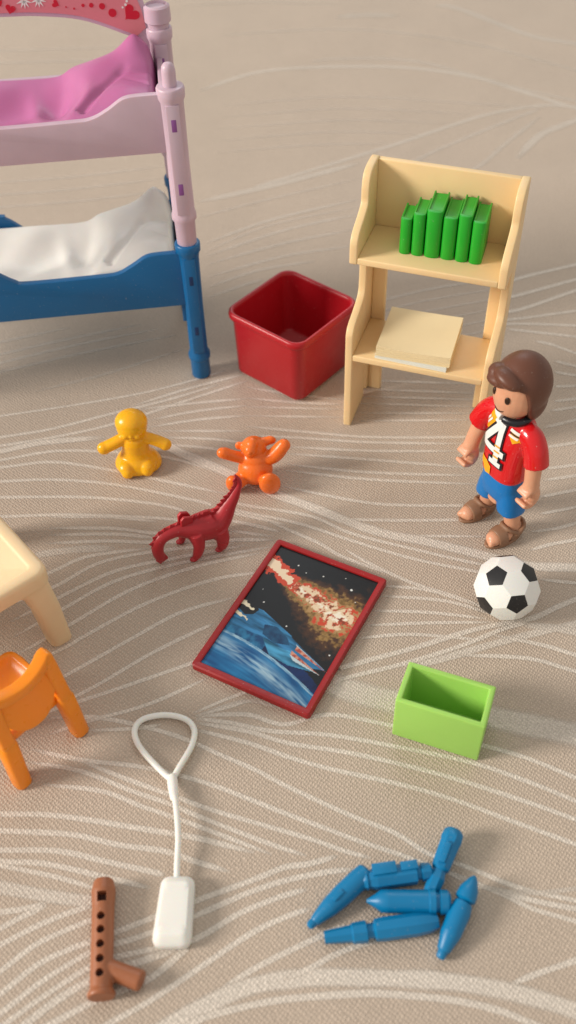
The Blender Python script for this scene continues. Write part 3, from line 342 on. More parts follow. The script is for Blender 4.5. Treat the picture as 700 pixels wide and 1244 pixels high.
# ---------------------------------------------------------------- bunk bed
def build_bed():
    bed = thing("bunk_bed", "toy bunk bed with lilac upper frame and blue lower frame", "bunk bed", (-2.39, 22.68, 0), R(5.5))
    def post(cx, cy, name_top="upper_post"):
        bm = NB()
        lathe_z(bm, [(.25, 0), (.27, .04), (.27, .62), (.31, .66), (.31, .80), (.255, .9), (.25, 2.4), (.27, 3.9), (.29, 4.08), (.33, 4.14), (.335, 4.34), (.31, 4.38)], 40, (cx, cy))
        box(bm, cx - .15, cx + .15, cy - .282, cy - .1, .95, 4.0)
        lo = part("lower_post", bm, MAT['bedblue'], bed, (BEV(.015, 2),))
        for z in (3.35, 1.72):
            b2 = NB(); box(b2, cx - .065, cx + .065, cy - .286, cy - .2, z - .15, z + .15); part("slot", b2, MAT['slotb'], lo, (BEV(.02, 2),))  # dark block on the post face, painted shade instead of a cut recess
        bm = NB()
        lathe_z(bm, [(.255, 4.36), (.265, 5.0), (.315, 5.08), (.315, 5.2), (.285, 5.3), (.275, 6.5), (.285, 8.1), (.33, 8.2), (.335, 8.4), (.31, 8.45)], 40, (cx, cy))
        box(bm, cx - .16, cx + .16, cy - .302, cy - .1, 5.3, 8.1)
        hi = part(name_top, bm, MAT['lilac'], bed, (BEV(.015, 2),))
        for z in (7.62, 6.0):
            b2 = NB(); box(b2, cx - .07, cx + .07, cy - .306, cy - .2, z - .16, z + .16); part("slot", b2, MAT['slot'], hi, (BEV(.02, 2),))  # upper post likewise: recess shade painted as a dark block
        return lo, hi
    lo, hi = post(0, 0)
    b = NB(); lathe_z(b, [(.165, 8.42), (.165, 8.78), (.15, 8.88), (.10, 8.95), (.04, 8.97)], 24, (0, 0)); part("peg", b, MAT['lilac'], hi)
    lo2, hi2 = post(-.15, 3.5)
    b = NB(); lathe_z(b, [(.27, 8.44), (.28, 8.56), (.34, 8.6), (.34, 8.72), (.33, 8.95), (.27, 8.99), (.25, 8.93)], 32, (-.15, 3.5)); part("socket", b, MAT['lilac'], hi2)
    post(-9.9, 0); post(-9.9, 3.5)
    # side rails with their dipped top line
    def rail(z0, ze, zm, mat, y0, y1, name):
        top = smooth_path([(-.1, ze), (-.75, ze), (-1.12, ze - .05), (-1.5, ze - .28), (-1.9, zm + .04), (-2.4, zm), (-4.25, zm - .02), (-4.6, zm + .07), (-5.1, ze - .12), (-5.6, ze), (-9.8, ze)], 5)
        bm = NB(); prism(bm, [(-9.8, z0), (-.1, z0 + .05)] + top, y0, y1, 'y'); part(name, bm, mat, bed, (BEV(.03, 3),))
    rail(2.46, 4.12, 3.6, MAT['bedblue'], -.12, .06, "lower_rail")
    rail(6.85, 8.3, 7.8, MAT['lilac'], -.12, .06, "upper_rail")
    rail(2.46, 3.6, 3.0, MAT['bedblue'], 3.42, 3.58, "lower_rail")
    bm = NB(); prism(bm, [(-9.8, 6.85), (-.2, 6.85), (-.2, 7.4), (-9.8, 7.4)], 3.42, 3.58, 'y'); part("upper_rail", bm, MAT['lilac'], bed, (BEV(.03),))
    # end boards and slat bases
    for z0, h, mat, nm in ((2.5, 1.0, 'bedblue', "lower_end_board"), (6.9, .9, 'lilac', "upper_end_board")):
        for x in (-.2, -9.9):
            bm = NB(); box(bm, x - .09, x + .05, .2, 3.3, z0, z0 + h); part(nm, bm, MAT[mat], bed, (BEV(.03),))
    bm = NB(); box(bm, -9.8, -.3, .07, 3.41, 2.56, 2.76); part("lower_base", bm, MAT['bedblue'], bed, (BEV(.02),))
    bm = NB(); box(bm, -9.8, -.3, .07, 3.41, 6.80, 6.92); part("upper_base", bm, MAT['lilac'], bed, (BEV(.02),))
    bm = NB(); box(bm, -.34, -.22, -.02, .2, 1.9, 2.5); part("bracket", bm, MAT['bedblue'], bed, (BEV(.03),))
    # printed arch board along the back of the upper bunk
    arch = smooth_path([(-9.5, 8.2), (-9.0, 8.4), (-8.0, 8.75), (-6.5, 8.95), (-5, 9.0), (-4.0, 8.94), (-3.1, 8.90), (-2.05, 8.74), (-1.1, 8.36), (-.75, 8.15), (-.55, 7.7)], 5)
    outer = smooth_path([(-.33, 7.7), (-.36, 8.4), (-.5, 9.2), (-.9, 9.8), (-2.2, 10.5), (-5, 10.8), (-7.8, 10.5), (-9.3, 9.8), (-9.6, 9.0), (-9.7, 8.2)], 5)
    bm = NB(); prism(bm, arch + outer, 3.46, 3.56, 'y'); board = part("printed_board", bm, MAT['lilac'], bed, (BEV(.02),))
    arch2 = [(x, z + .10 if x > -9 else z + .1) for x, z in arch if -9.3 < x < -.72]
    outer2 = [(x * .985 - .10, z - .1) for x, z in outer if z > 8.5]
    bm = NB(); prism(bm, arch2 + outer2, 3.44, 3.462, 'y')
    pr = part("print", bm, MAT['panel'], board)
    def disc(bm, x, z, r, mi, y=3.435):
        vs = [bm.verts.new((x + r * math.cos(a), y, z + r * math.sin(a))) for a in [2 * math.pi * k / 20 for k in range(20)]]
        f = bm.faces.new(vs); f.material_index = mi
    def heart(bm, x, z, r, rot, mi, y=3.435):
        vs = []
        for k in range(32):
            t = 2 * math.pi * k / 32
            hx = 16 * math.sin(t) ** 3 / 17; hz = (13 * math.cos(t) - 5 * math.cos(2 * t) - 2 * math.cos(3 * t) - math.cos(4 * t)) / 17
            vs.append(bm.verts.new((x + r * (hx * math.cos(rot) - hz * math.sin(rot)), y, z + r * (hx * math.sin(rot) + hz * math.cos(rot)))))
        f = bm.faces.new(vs); f.material_index = mi
    bm = NB()
    for x, z, r in ((-2.17, 9.03, .025), (-1.94, 9.09, .04), (-1.74, 9.08, .055), (-1.48, 9.04, .075), (-1.25, 8.87, .10), (-2.36, 9.08, .02)): disc(bm, x, z, r, 0)
    heart(bm, -.79, 8.83, .22, R(-50), 0); heart(bm, -3.71, 9.12, .13, R(-20), 0); heart(bm, -2.60, 9.17, .10, R(60), 0); heart(bm, -3.95, 9.28, .1, R(20), 0)
    heart(bm, -5.2, 9.6, .3, R(10), 0); heart(bm, -2.0, 9.7, .25, R(-15), 0)
    for x, z, r in ((-.98, 8.98, .025), (-.9, 9.04, .03), (-.86, 9.12, .03)): disc(bm, x, z, r, 1)
    for cx in (-3.35, -3.0):
        for a in (-120, -90, -60, 200, -20):
            th = R(a); q = [(0, 0), (.05, .03), (.2, .0), (.05, -.03)]
            vs = [bm.verts.new((cx + u * math.cos(th) - w * math.sin(th), 3.435, 9.30 + u * math.sin(th) + w * math.cos(th))) for u, w in q]
            bm.faces.new(vs).material_index = 1
    part("print_motif", bm, [MAT['heart'], MAT['pwhite']], pr, (('SOLIDIFY', dict(thickness=.006, offset=0)),))

def bedding(name, label, mat, z0, rot=R(5.5)):
    """one moulded piece: duvet with a sleeper's hollow, pillow with pinched corners"""
    t = thing(name, label, "bedding", (-2.39, 22.68, 0), rot)
    X0, X1, Y0, Y1 = -9.7, -.34, .12, 3.36
    bm = NB(); nx, ny = 190, 70
    def hgt(x, y):
        v = (y - Y0) / (Y1 - Y0); c = v - .5
        z = .60
        # hollow left along the middle of the duvet, with a few soft swells
        L = 1 / (1 + math.exp((x + 2.62) * 9))
        z -= (.42 + .10 * math.sin(x * 1.3)) * math.exp(-((c - .04) / .27) ** 2) * L
        z += (.05 * math.sin(x * 2.1 + y * 1.7) + .035 * math.sin(x * 4.1 - y * 2.3 + 1)) * L * (1 - abs(2 * c) ** 3)
        z += .13 * math.exp(-((x + 3.35 + .5 * c) / .22) ** 2) * math.exp(-((c + .05) / .3) ** 2)
        # pillow: plump front lobe, ridge along the back rising to a pinched corner
        P = 1 / (1 + math.exp(-(x + 2.42 - .22 * math.cos(c * 6)) * 11))
        z += P * (.10 + .16 * math.sqrt(max(0, 1 - (2 * c) ** 2 * .9)))
        def hump(px, py, sx_, sy_, h, pw=2): return h * math.exp(-((((x - px) / sx_) ** 2 + ((y - py) / sy_) ** 2) ** (pw / 2)))
        z += P * (hump(-1.05, 1.05, .75, .7, .24) + hump(-.80, 3.12, .52, .62, .72, 1.6) + hump(-1.7, 2.75, .6, .7, .22) + hump(-2.05, 1.5, .25, .5, .07))
        def crease(ax, ay, bx, by, dp, wd):
            A = Vector((ax, ay)); B = Vector((bx, by)); p = Vector((x, y)); tt = max(0, min(1, (p - A).dot(B - A) / (B - A).length_squared))
            return dp * (1 - .75 * tt) * math.exp(-((p - A - (B - A) * tt).length / wd) ** 2)
        z -= P * (crease(-2.15, .75, -1.1, 2.35, .17, .11) + crease(-2.1, .55, -1.55, 1.5, .10, .08) + crease(-.45, 2.3, -1.2, 2.2, .10, .10) + crease(-.5, 1.5, -1.1, 1.9, .06, .08))
        e = min((x - X0) / .25, (X1 - x) / .22, (y - Y0) / .16, (Y1 - y) / .16, 1)
        return z0 + z * (1 - (1 - max(0, e)) ** 3 * .55)
    top = [[bm.verts.new((X0 + (X1 - X0) * i / nx, Y0 + (Y1 - Y0) * j / ny, hgt(X0 + (X1 - X0) * i / nx, Y0 + (Y1 - Y0) * j / ny))) for j in range(ny + 1)] for i in range(nx + 1)]
    for i in range(nx):
        for j in range(ny): bm.faces.new((top[i][j], top[i + 1][j], top[i + 1][j + 1], top[i][j + 1]))
    loop = [top[i][0] for i in range(nx + 1)] + [top[nx][j] for j in range(1, ny + 1)] + [top[i][ny] for i in range(nx - 1, -1, -1)] + [top[0][j] for j in range(ny - 1, 0, -1)]
    low = [bm.verts.new((v.co.x, v.co.y, z0 + .01)) for v in loop]
    n = len(loop)
    for k in range(n): bm.faces.new((loop[k], low[k], low[(k + 1) % n], loop[(k + 1) % n]))
    bm.faces.new(low)
    bmesh.ops.recalc_face_normals(bm, faces=bm.faces)
    # duvet and pillow are one moulding; split at the pillow seam so each reads as its own part
    geo = bm.verts[:] + bm.edges[:] + bm.faces[:]
    b2 = bm.copy()
    bmesh.ops.bisect_plane(bm, geom=bm.verts[:] + bm.edges[:] + bm.faces[:], plane_co=(-2.3, 0, 0), plane_no=(1, 0, 0), clear_outer=True)
    bmesh.ops.bisect_plane(b2, geom=b2.verts[:] + b2.edges[:] + b2.faces[:], plane_co=(-2.3, 0, 0), plane_no=(1, 0, 0), clear_inner=True)
    part("duvet", bm, mat, t, (), 60); part("pillow", b2, mat, t, (), 60)
build_bed()
bedding("pink_bedding", "glossy pink moulded duvet and pillow on the upper bunk", MAT['pink'], 6.925)
bedding("white_bedding", "white moulded duvet and pillow on the lower blue bunk", MAT['white'], 2.765)

# ---------------------------------------------------------------- red box
def build_red_box():
    t = thing("storage_box", "open dark red box with rounded rim beside the bunk bed post", "box", (.307, 22.827, 0), .849)
    bm = NB(); H = 2.18; sx, sy = 1.365, 1.365
    def ring(k, z, r):
        out = []; hx, hy = sx * k, sy * k
        for cx, cy, a0 in ((1, 1, 0), (-1, 1, 90), (-1, -1, 180), (1, -1, 270)):
            for s in range(7):
                a = R(a0 + 90 * s / 6); out.append(bm.verts.new((cx * (hx - r) + r * math.cos(a), cy * (hy - r) + r * math.sin(a), z)))
        return out
    rr = [ring(.87, .10, .28), ring(.90, .15, .32), ring(.935, H - .30, .34), ring(.94, H - .27, .34), ring(.985, H - .23, .38), ring(1.005, H - .18, .40), ring(1.01, H - .11, .40), ring(1.0, H - .04, .39), ring(.98, H - .005, .37), ring(.955, H, .35),
          ring(.93, H - .012, .33), ring(.91, H - .04, .31), ring(.90, H - .12, .30), ring(.84, .30, .28), ring(.81, .25, .25)]
    loft(bm, rr)
    bmesh.ops.recalc_face_normals(bm, faces=bm.faces)
    part("box_body", bm, MAT['red'], t, (), 50)
    for x, y in ((1, 1), (-1, 1), (-1, -1), (1, -1)):
        b = NB(); lathe_z(b, [(.11, 0), (.13, .03), (.15, .13)], 20, (x * .985, y * .93)); part("foot", b, MAT['red'], t)
build_red_box()

# ---------------------------------------------------------------- shelf
SH = dict(loc=(2.277, 22.09, 0), rotz=-.355)
def build_shelf():
    t = thing("toy_shelf", "cream two-tier toy shelf with wavy side panels standing behind the boy", "shelf", **SH)
    W, T, H = 3.762, .2, 6.93
    prof = [(0, 0), (0, H)]
    prof += smooth_path([(-.12, H + .02), (-.55, H), (-.80, H - .12), (-.90, H - .4)], 4)
    prof += smooth_path([(-.9, 6.35), (-.93, 6.15), (-1.2, 5.98), (-1.6, 5.80), (-1.76, 5.62), (-1.79, 5.4), (-1.79, 5.02)], 4)
    prof += [(-1.30, 5.0)]
    prof += smooth_path([(-.86, 4.92), (-.84, 4.5), (-.84, 3.95), (-.92, 3.6), (-1.3, 3.4), (-1.75, 3.25), (-1.93, 3.05), (-1.95, 2.8), (-1.95, 2.3)], 4)
    prof += [(-1.95, 0), (-.62, 0), (-.62, 0.9), (-.5, 1.15), (-.3, 1.15), (-.30, 0)]
    for x in (0, W - T):
        bm = NB(); prism(bm, prof, x, x + T, 'x'); part("side_panel", bm, MAT['cream'], t, (BEV(.035, 3),))
    bm = NB(); prism(bm, [(T - .002, 5.02), (W - T + .002, 5.02), (W - T + .002, H - .01), (T - .002, H - .01)], -.17, -.012, 'y'); part("back_panel", bm, MAT['cream'], t, (BEV(.02),))
    bm = NB(); box(bm, T - .003, W - T + .003, -1.785, -.172, 5.03, 5.2); part("shelf_board", bm, MAT['cream'], t, (BEV(.03),))
    bm = NB(); box(bm, T - .003, W - T + .003, -1.94, -.21, 2.24, 2.42); part("shelf_board", bm, MAT['cream'], t, (BEV(.03),))
    for x0, x1 in ((T - .003, T + .36), (W - T - .34, W - T + .003)):
        bm = NB(); box(bm, x0, x1, -.20, -.02, 0, 5.028); part("rear_post", bm, MAT['cream'], t, (BEV(.04),))
build_shelf()

def build_books():
    c, s = math.cos(SH['rotz']), math.sin(SH['rotz'])
    lx, ly = 1.06, -1.32
    loc = (SH['loc'][0] + lx * c - ly * s, SH['loc'][1] + lx * s + ly * c, 5.201)
    t = thing("book_row", "row of six green moulded toy books standing on the upper shelf", "books", loc, SH['rotz'] + .04)
    x = 0
    for w, h, d, dy in ((.29, .92, .80, .0), (.31, 1.08, .86, .0), (.39, 1.20, 1.02, 0), (.35, 1.08, 1.02, .01), (.33, 1.19, 1.04, .0), (.33, 1.08, 1.0, -.01)):
        bm = NB()
        x0, x1 = x + .012, x + w - .012
        # spine: rounded front; covers stand proud of the page block
        prof = [(x0, .12 + dy)] + [(x0 + (x1 - x0) * (.5 - .5 * math.cos(math.pi * k / 10)), .12 + dy - .10 * math.sin(math.pi * k / 10)) for k in range(1, 10)] + [(x1, .12 + dy), (x1, d + dy), (x1 - .045, d + dy), (x1 - .045, .17 + dy), (x0 + .045, .17 + dy), (x0 + .045, d + dy), (x0, d + dy)]
        prism(bm, prof, 0, h, 'z'); b = part("book", bm, MAT['green'], t, (BEV(.018, 2),))
        bm = NB(); box(bm, x0 + .04, x1 - .04, .15 + dy, d - .05 + dy, .005, h - .035); part("page_block", bm, MAT['green'], b)
        x += w
build_books()

def build_paper():
    c, s = math.cos(SH['rotz']), math.sin(SH['rotz'])
    def sheet_stack(name, label, cat, mat, lx, ly, z0, thick, w, d, rot, n, curl):
        loc = (SH['loc'][0] + lx * c - ly * s, SH['loc'][1] + lx * s + ly * c, z0)
        bm = NB()
        for k in range(n):
            ox, oy = random.uniform(-.007, .007), random.uniform(-.009, .009); r = random.uniform(-.004, .004)
            za = thick * k / n; th = thick / n * .93
            nx, ny = 14, 10
            def P(u, v, zz):
                x = (u - .5) * w; y = (v - .5) * d
                cz = curl * (abs(2 * u - 1) ** 2.2) * (1 - .7 * v) * (k / n) ** 2
                return (x * math.cos(r) - y * math.sin(r) + ox, x * math.sin(r) + y * math.cos(r) + oy, zz + cz)
            for zz, flip in ((za, True), (za + th, False)):
                g = [[bm.verts.new(P(i / nx, j / ny, zz)) for j in range(ny + 1)] for i in range(nx + 1)]
                for i in range(nx):
                    for j in range(ny):
                        f = (g[i][j], g[i + 1][j], g[i + 1][j + 1], g[i][j + 1]); bm.faces.new(tuple(reversed(f)) if flip else f)
                if flip: g0 = g
            lp = lambda G: [G[i][0] for i in range(nx + 1)] + [G[nx][j] for j in range(1, ny + 1)] + [G[i][ny] for i in range(nx - 1, -1, -1)] + [G[0][j] for j in range(ny - 1, 0, -1)]
            a, b = lp(g0), lp(g)
            for i in range(len(a)): bm.faces.new((a[i], a[(i + 1) % len(a)], b[(i + 1) % len(a)], b[i]))
        o = part(name, bm, mat, None, (), 30); o.location = Vector(loc) * S; o.rotation_euler = (0, 0, SH['rotz'] + rot)
        tag(o, label, cat)
    sheet_stack("white_paper_stack", "thin stack of bluish white paper under the cream note sheets on the lower shelf", "paper", MAT['paperw'], 1.72, -1.0, 2.424, .12, 1.86, 1.75, -.02, 4, 0)
    sheet_stack("cream_paper_stack", "thick stack of cream note paper lying on top of the white sheets", "paper", MAT['paper'], 1.72, -.98, 2.546, .27, 1.90, 1.78, .03, 9, .05)
build_paper()

# ---------------------------------------------------------------- toy boy
def torso_half(z):
    tab = [(1.86, .60, .47), (2.0, .61, .47), (2.5, .62, .45), (3.0, .66, .43), (3.3, .66, .40), (3.5, .60, .36), (3.66, .46, .31), (3.78, .30, .27)]
    for (a, b) in zip(tab, tab[1:]):
        if z <= b[0]:
            f = max(0, (z - a[0]) / (b[0] - a[0])); return a[1] + (b[1] - a[1]) * f, a[2] + (b[2] - a[2]) * f
    return tab[-1][1:]
TCY = .10
def build_boy():
    t = thing("person", "toy boy with brown hair, red number 4 shirt and blue shorts beside the shelf", "toy figure", (5.06, 16.38, 0), R(-60))
    t.scale = (.93, .93, 1)
    HS = Matrix.Translation((0, 0, 3.72)) @ Matrix.Scale(.85, 4) @ Matrix.Translation((0, 0, -3.72))   # the head group is set to size about the chin
    # ---- skin: head, neck, arms with gripping hands, legs and feet, one continuous surface
    bm = NB()
    ell(bm, (0, 0, 4.40), (.655, .67, .70)); ell(bm, (0, .02, 4.62), (.655, .66, .66)); ell(bm, (0, -.05, 4.18), (.56, .58, .46)); bmesh.ops.transform(bm, matrix=HS, verts=bm.verts)
    tube(bm, [(0, .08, 2.2), (0, .05, 3.3), (0, .04, 4.1)], [.35, .32, .30])
    tube(bm, [(-.6, .1, 3.2), (0, .12, 3.3), (.6, .1, 3.2)], [.24, .3, .24])
    tube(bm, [(0, .12, .95), (0, .12, 2.3)], [.34, .36])
    for s in (-1, 1):
        fwd = -.32 if s < 0 else .0
        sh = Vector((s * .70, .08, 3.36)); wr = Vector((s * .97, .06 + fwd, 2.16))
        path = smooth_path([sh, (s * .86, .06 + fwd * .2, 3.05), (s * .94, .05 + fwd * .6, 2.6), tuple(wr)], 5)
        tube(bm, path, [.235 - .045 * k / (len(path) - 1) for k in range(len(path))], 20)
        # palm and curled gripping hand (open ring facing forward)
        c = Vector((s * .98, .0 + fwd, 1.84))
        ell(bm, wr + Vector((0, 0, -.02)), (.20, .22, .2)); ell(bm, c + Vector((0, .12, .04)), (.225, .19, .29))
        arc = [(c.x, c.y + .225 * math.cos(R(a)) - .02, c.z + .235 * math.sin(R(a))) for a in range(-150, 154, 12)]
        for dx in (-.13, -.065, 0, .065, .13):
            tube(bm, [(x + dx, y, z) for x, y, z in arc], [.062] * len(arc), 10)
        # leg and bare foot
        tube(bm, [(s * .34, .14, 1.6), (s * .44, .16, .8), (s * .52, .2, .30)], [.25, .225, .21], 20)
        ell(bm, (s * .54, -.06, .20), (.24, .53, .20)); ell(bm, (s * .54, -.40, .20), (.22, .22, .17)); ell(bm, (s * .54, .24, .24), (.225, .25, .24))
        for k, (dx, r) in enumerate(((-.11, .085), (.0, .075), (.08, .07), (.15, .06))):
            ell(bm, (s * .54 - s * dx * 1.0, -.57 + .04 * k, .17), (r, .10, .085))
    body = part("body", bm, MAT['skin'], t, REM(.032, 3), None)
    # ---- face
    for s in (-1, 1):
        bm = NB(); ell(bm, (s * .27, -.605, 4.52), (.078, .04, .115), (0, 0, s * .42)); bmesh.ops.transform(bm, matrix=HS, verts=bm.verts); part("eye", bm, MAT['eye'], t)
    bm = NB(); tube(bm, smooth_path([(-.2, -.56, 4.12), (-.1, -.612, 4.06), (0, -.625, 4.045), (.1, -.612, 4.06), (.2, -.56, 4.12)], 4), .016, 8); bmesh.ops.transform(bm, matrix=HS, verts=bm.verts); part("mouth", bm, MAT['eye'], t)
    # ---- hair: smooth cap cut open over the face, swept front tuft
    bm = NB(); ell(bm, (0, .12, 4.62), (.80, .86, .90), seg=64, rings=48); ell(bm, (0, .22, 4.15), (.72, .72, .72), seg=64, rings=48)
    me = eval_mods(bm, REM(.04, 6))
    cut = NB(); prism(cut, [(-2, 4.86), (-.48, 4.90), (-.30, 4.84), (-.20, 4.55), (-.12, 4.2), (-.02, 3.98), (.10, 3.80), (.25, 3.72), (.45, 3.58), (.9, 3.50), (1.6, 3.45), (1.6, 2.8), (-2, 2.8)], -1.5, 1.5, 'x')
    me = boolean(me, cut)
    bm = NB(); bm.from_mesh(me)
    ell(bm, (-.10, -.66, 4.98), (.40, .25, .17), (R(-8), R(-6), R(8))); ell(bm, (.12, -.55, 5.12), (.46, .34, .20), (R(-15), R(10), 0)); ell(bm, (-.32, -.5, 5.08), (.3, .3, .2))
    tube(bm, smooth_path([(.45, -.42, 5.02), (.1, -.78, 5.05), (-.35, -.74, 5.0)], 6), .075, 12)
    bmesh.ops.transform(bm, matrix=HS, verts=bm.verts)
    part("hair", bm, MAT['hair'], t, REM(.032, 3), None)
    # ---- shirt
    bm = NB(); rings = []
    zs = [1.86, 1.90] + [2.0 + .1 * k for k in range(17)] + [3.68, 3.74, 3.78]
    for z in zs:
        rx, ry = torso_half(z)
        if z == 1.86: rx -= .03; ry -= .03
        rings.append(superring(bm, 0, TCY, z, rx, ry, 2.7, 48))
    loft(bm, rings)
    for s in (-1, 1):
        fwd = -.32 if s < 0 else .0
        p = smooth_path([(s * .38, .08, 3.38), (s * .66, .08, 3.36), (s * .86, .07 + fwd * .15, 3.14), (s * .985, .06 + fwd * .4, 2.78)], 6)
        tube(bm, p, [.275 + .035 * k / (len(p) - 1) for k in range(len(p))], 28)
    shirt = part("shirt", bm, MAT['shirt'], t, REM(.03, 2, .4), 50)
    # collar
    def neck_band(a0, a1, mat, nm):
        bm = NB(); p = [(.40 * math.sin(R(a)), TCY - .06 - .34 * math.cos(R(a)), 3.66 + .05 * (1 - math.cos(R(a)))) for a in range(a0, a1 + 1, 6)]
        tube(bm, p, .095, 12); part(nm, bm, mat, shirt, REM(.02, 2, .4), None)
    neck_band(-180, -2, MAT['pwhite'], "collar"); neck_band(2, 180, MAT['pblack'], "collar")
    # printed pieces, laid on the chest surface
    def decal(nm, polys, mat, off):
        bm = NB()
        for i, poly in enumerate(polys):
            b2 = NB(); f = b2.faces.new([b2.verts.new((x, 0, z)) for x, z in poly])
            for k in range(-12, 13): bmesh.ops.bisect_plane(b2, geom=b2.verts[:] + b2.edges[:] + b2.faces[:], plane_co=(k * .06, 0, 0), plane_no=(1, 0, 0))
            for k in range(30, 64): bmesh.ops.bisect_plane(b2, geom=b2.verts[:] + b2.edges[:] + b2.faces[:], plane_co=(0, 0, k * .06), plane_no=(0, 0, 1))
            bmesh.ops.triangulate(b2, faces=b2.faces)
            for v in b2.verts:
                rx, ry = torso_half(v.co.z); q = min(.985, abs(v.co.x) / rx)
                v.co.y = TCY - ry * (1 - q ** 2.7) ** (1 / 2.7) - off - .0025 * i
            m = bpy.data.meshes.new("d"); b2.to_mesh(m); b2.free(); bm.from_mesh(m)
        bmesh.ops.recalc_face_normals(bm, faces=bm.faces)
        o = part(nm, bm, mat, shirt, (), None)
    X, Z = DX, DZ
    def stroke(x0, z0, x1, z1, w):
        x0 = X + (x0 - X) * 1.22 - .06; x1 = X + (x1 - X) * 1.22 - .06
        a = Vector((x0, z0)); b = Vector((x1, z1)); d = (b - a).normalized(); n = Vector((-d.y, d.x)) * w / 2
        return [tuple(a + n), tuple(b + n), tuple(b - n), tuple(a - n)]
    four = lambda g: [stroke(X + .34, Z - .0 - g, X + .34, Z + 1.16 + g, .17 + 2 * g), stroke(X - .20 - g, Z + .36, X + .52 + g, Z + .36, .17 + 2 * g),
                      stroke(X - .15 - g * .5, Z + .32 - g, X + .31, Z + 1.16 + g, .17 + 2 * g), stroke(X + .18 - g, Z + .03, X + .50 + g, Z + .03, .13 + 2 * g)]
    decal("printed_patch", [[(X - .26, Z + 1.16), (X - .27, Z + .66), (X - .10, Z + .74), (X + .06, Z + 1.02), (X + .14, Z + 1.22), (X - .02, Z + 1.30)],
                            [(X - .27, Z + .22), (X - .24, Z - .08), (X + .06, Z - .10), (X + .24, Z - .20), (X + .26, Z - .42), (X + .08, Z - .46), (X - .04, Z - .30), (X - .25, Z - .26)],
                            [(X + .60, Z + .98), (X + .72, Z + .82), (X + .86, Z + .92), (X + .96, Z + .80), (X + 1.04, Z + .80), (X + 1.06, Z + 1.1), (X + .62, Z + 1.14)]], MAT['pyellow'], .020)
    decal("number_outline", four(.045), MAT['pblack'], .030)
    decal("number", four(0), MAT['pwhite'], .044)
    decal("printed_bars", [stroke(X + .27, Z + zz, X + .42, Z + zz + .02, .04) for zz in (.20, .36, .52)], MAT['pyellow'], .058)
    decal("printed_stripe", [stroke(X + .52, Z + 1.16, X + .80, Z + 1.08, .07), stroke(X + .52, Z + 1.02, X + .72, Z + .98, .06), stroke(X - .20, Z + .84, X - .08, Z + 1.06, .05), stroke(X - .12, Z + .84, X - .0, Z + 1.06, .05), [(X + .06, Z + 1.10), (X + .26, Z + 1.02), (X + .34, Z + 1.2), (X + .34, Z + 1.34), (X + .12, Z + 1.26)]], MAT['pwhite'], .032)
    decal("stripe_shadow", [stroke(X + .52, Z + 1.09, X + .80, Z + 1.02, .035)], MAT['pblack'], .034)  # thin black printed line between the white stripes
    # ---- shorts
    bm = NB()
    rings = [superring(bm, 0, .11, z, rx, ry, 2.6, 40) for z, rx, ry in ((1.12, .42, .34), (1.25, .54, .40), (1.5, .59, .43), (1.92, .57, .42))]; loft(bm, rings)
    for s in (-1, 1):
        rings = [superring(bm, s * cx, .13, z, rx, ry, 2.4, 32) for z, cx, rx, ry in ((.84, .42, .315, .36), (.90, .415, .33, .37), (1.25, .35, .335, .38), (1.6, .26, .32, .38))]; loft(bm, rings)
    part("shorts", bm, MAT['shorts'], t, REM(.03, 4), 50)
    # ---- sandals
    for s in (-1, 1):
        bm = NB()
        lathe_z(bm, [(.95, 0), (1.0, .02), (1.0, .075), (.95, .09)], 36, (s * .54, -.07), .275, .60)
        def band(y0, y1, zc, rx, ry, rz, th, zmin):
            b2 = NB(); ell(b2, (s * .54, -.02, zc), (rx, ry, rz), seg=48, rings=32)
            for co, no in (((0, y0, 0), (0, -1, 0)), ((0, y1, 0), (0, 1, 0)), ((0, 0, zmin), (0, 0, -1))):
                bmesh.ops.bisect_plane(b2, geom=b2.verts[:] + b2.edges[:] + b2.faces[:], plane_co=co, plane_no=no, clear_outer=True)
            return eval_mods(b2, [('SOLIDIFY', dict(thickness=th, offset=0))])
        bm.from_mesh(band(-.40, -.14, .19, .275, .62, .24, .06, .03))
        # heel cup and ankle strap
        b2 = NB(); tube(b2, smooth_path([(s * .54 - .20, -.02, .16), (s * .54 - .255, .18, .28), (s * .54 - .2, .40, .38), (s * .54, .50, .40), (s * .54 + .2, .40, .38), (s * .54 + .255, .18, .28), (s * .54 + .20, -.02, .16)], 5), .055, 10)
        ell(b2, (s * .54, .22, .20), (.262, .32, .22))
        m = bpy.data.meshes.new('x'); b2.to_mesh(m); b2.free(); bm.from_mesh(m)
        b3 = NB(); tube(b3, smooth_path([(s * .54 - .25, .14, .30), (s * .54 - .16, -.06, .42), (s * .54, -.10, .45), (s * .54 + .16, -.06, .42), (s * .54 + .25, .14, .30)], 5), .05, 10)
        m = bpy.data.meshes.new('x'); b3.to_mesh(m); b3.free(); bm.from_mesh(m)
        part("sandal", bm, MAT['sandal'], t, REM(.022, 3), None)
DX, DZ = -.30, 2.36
build_boy()

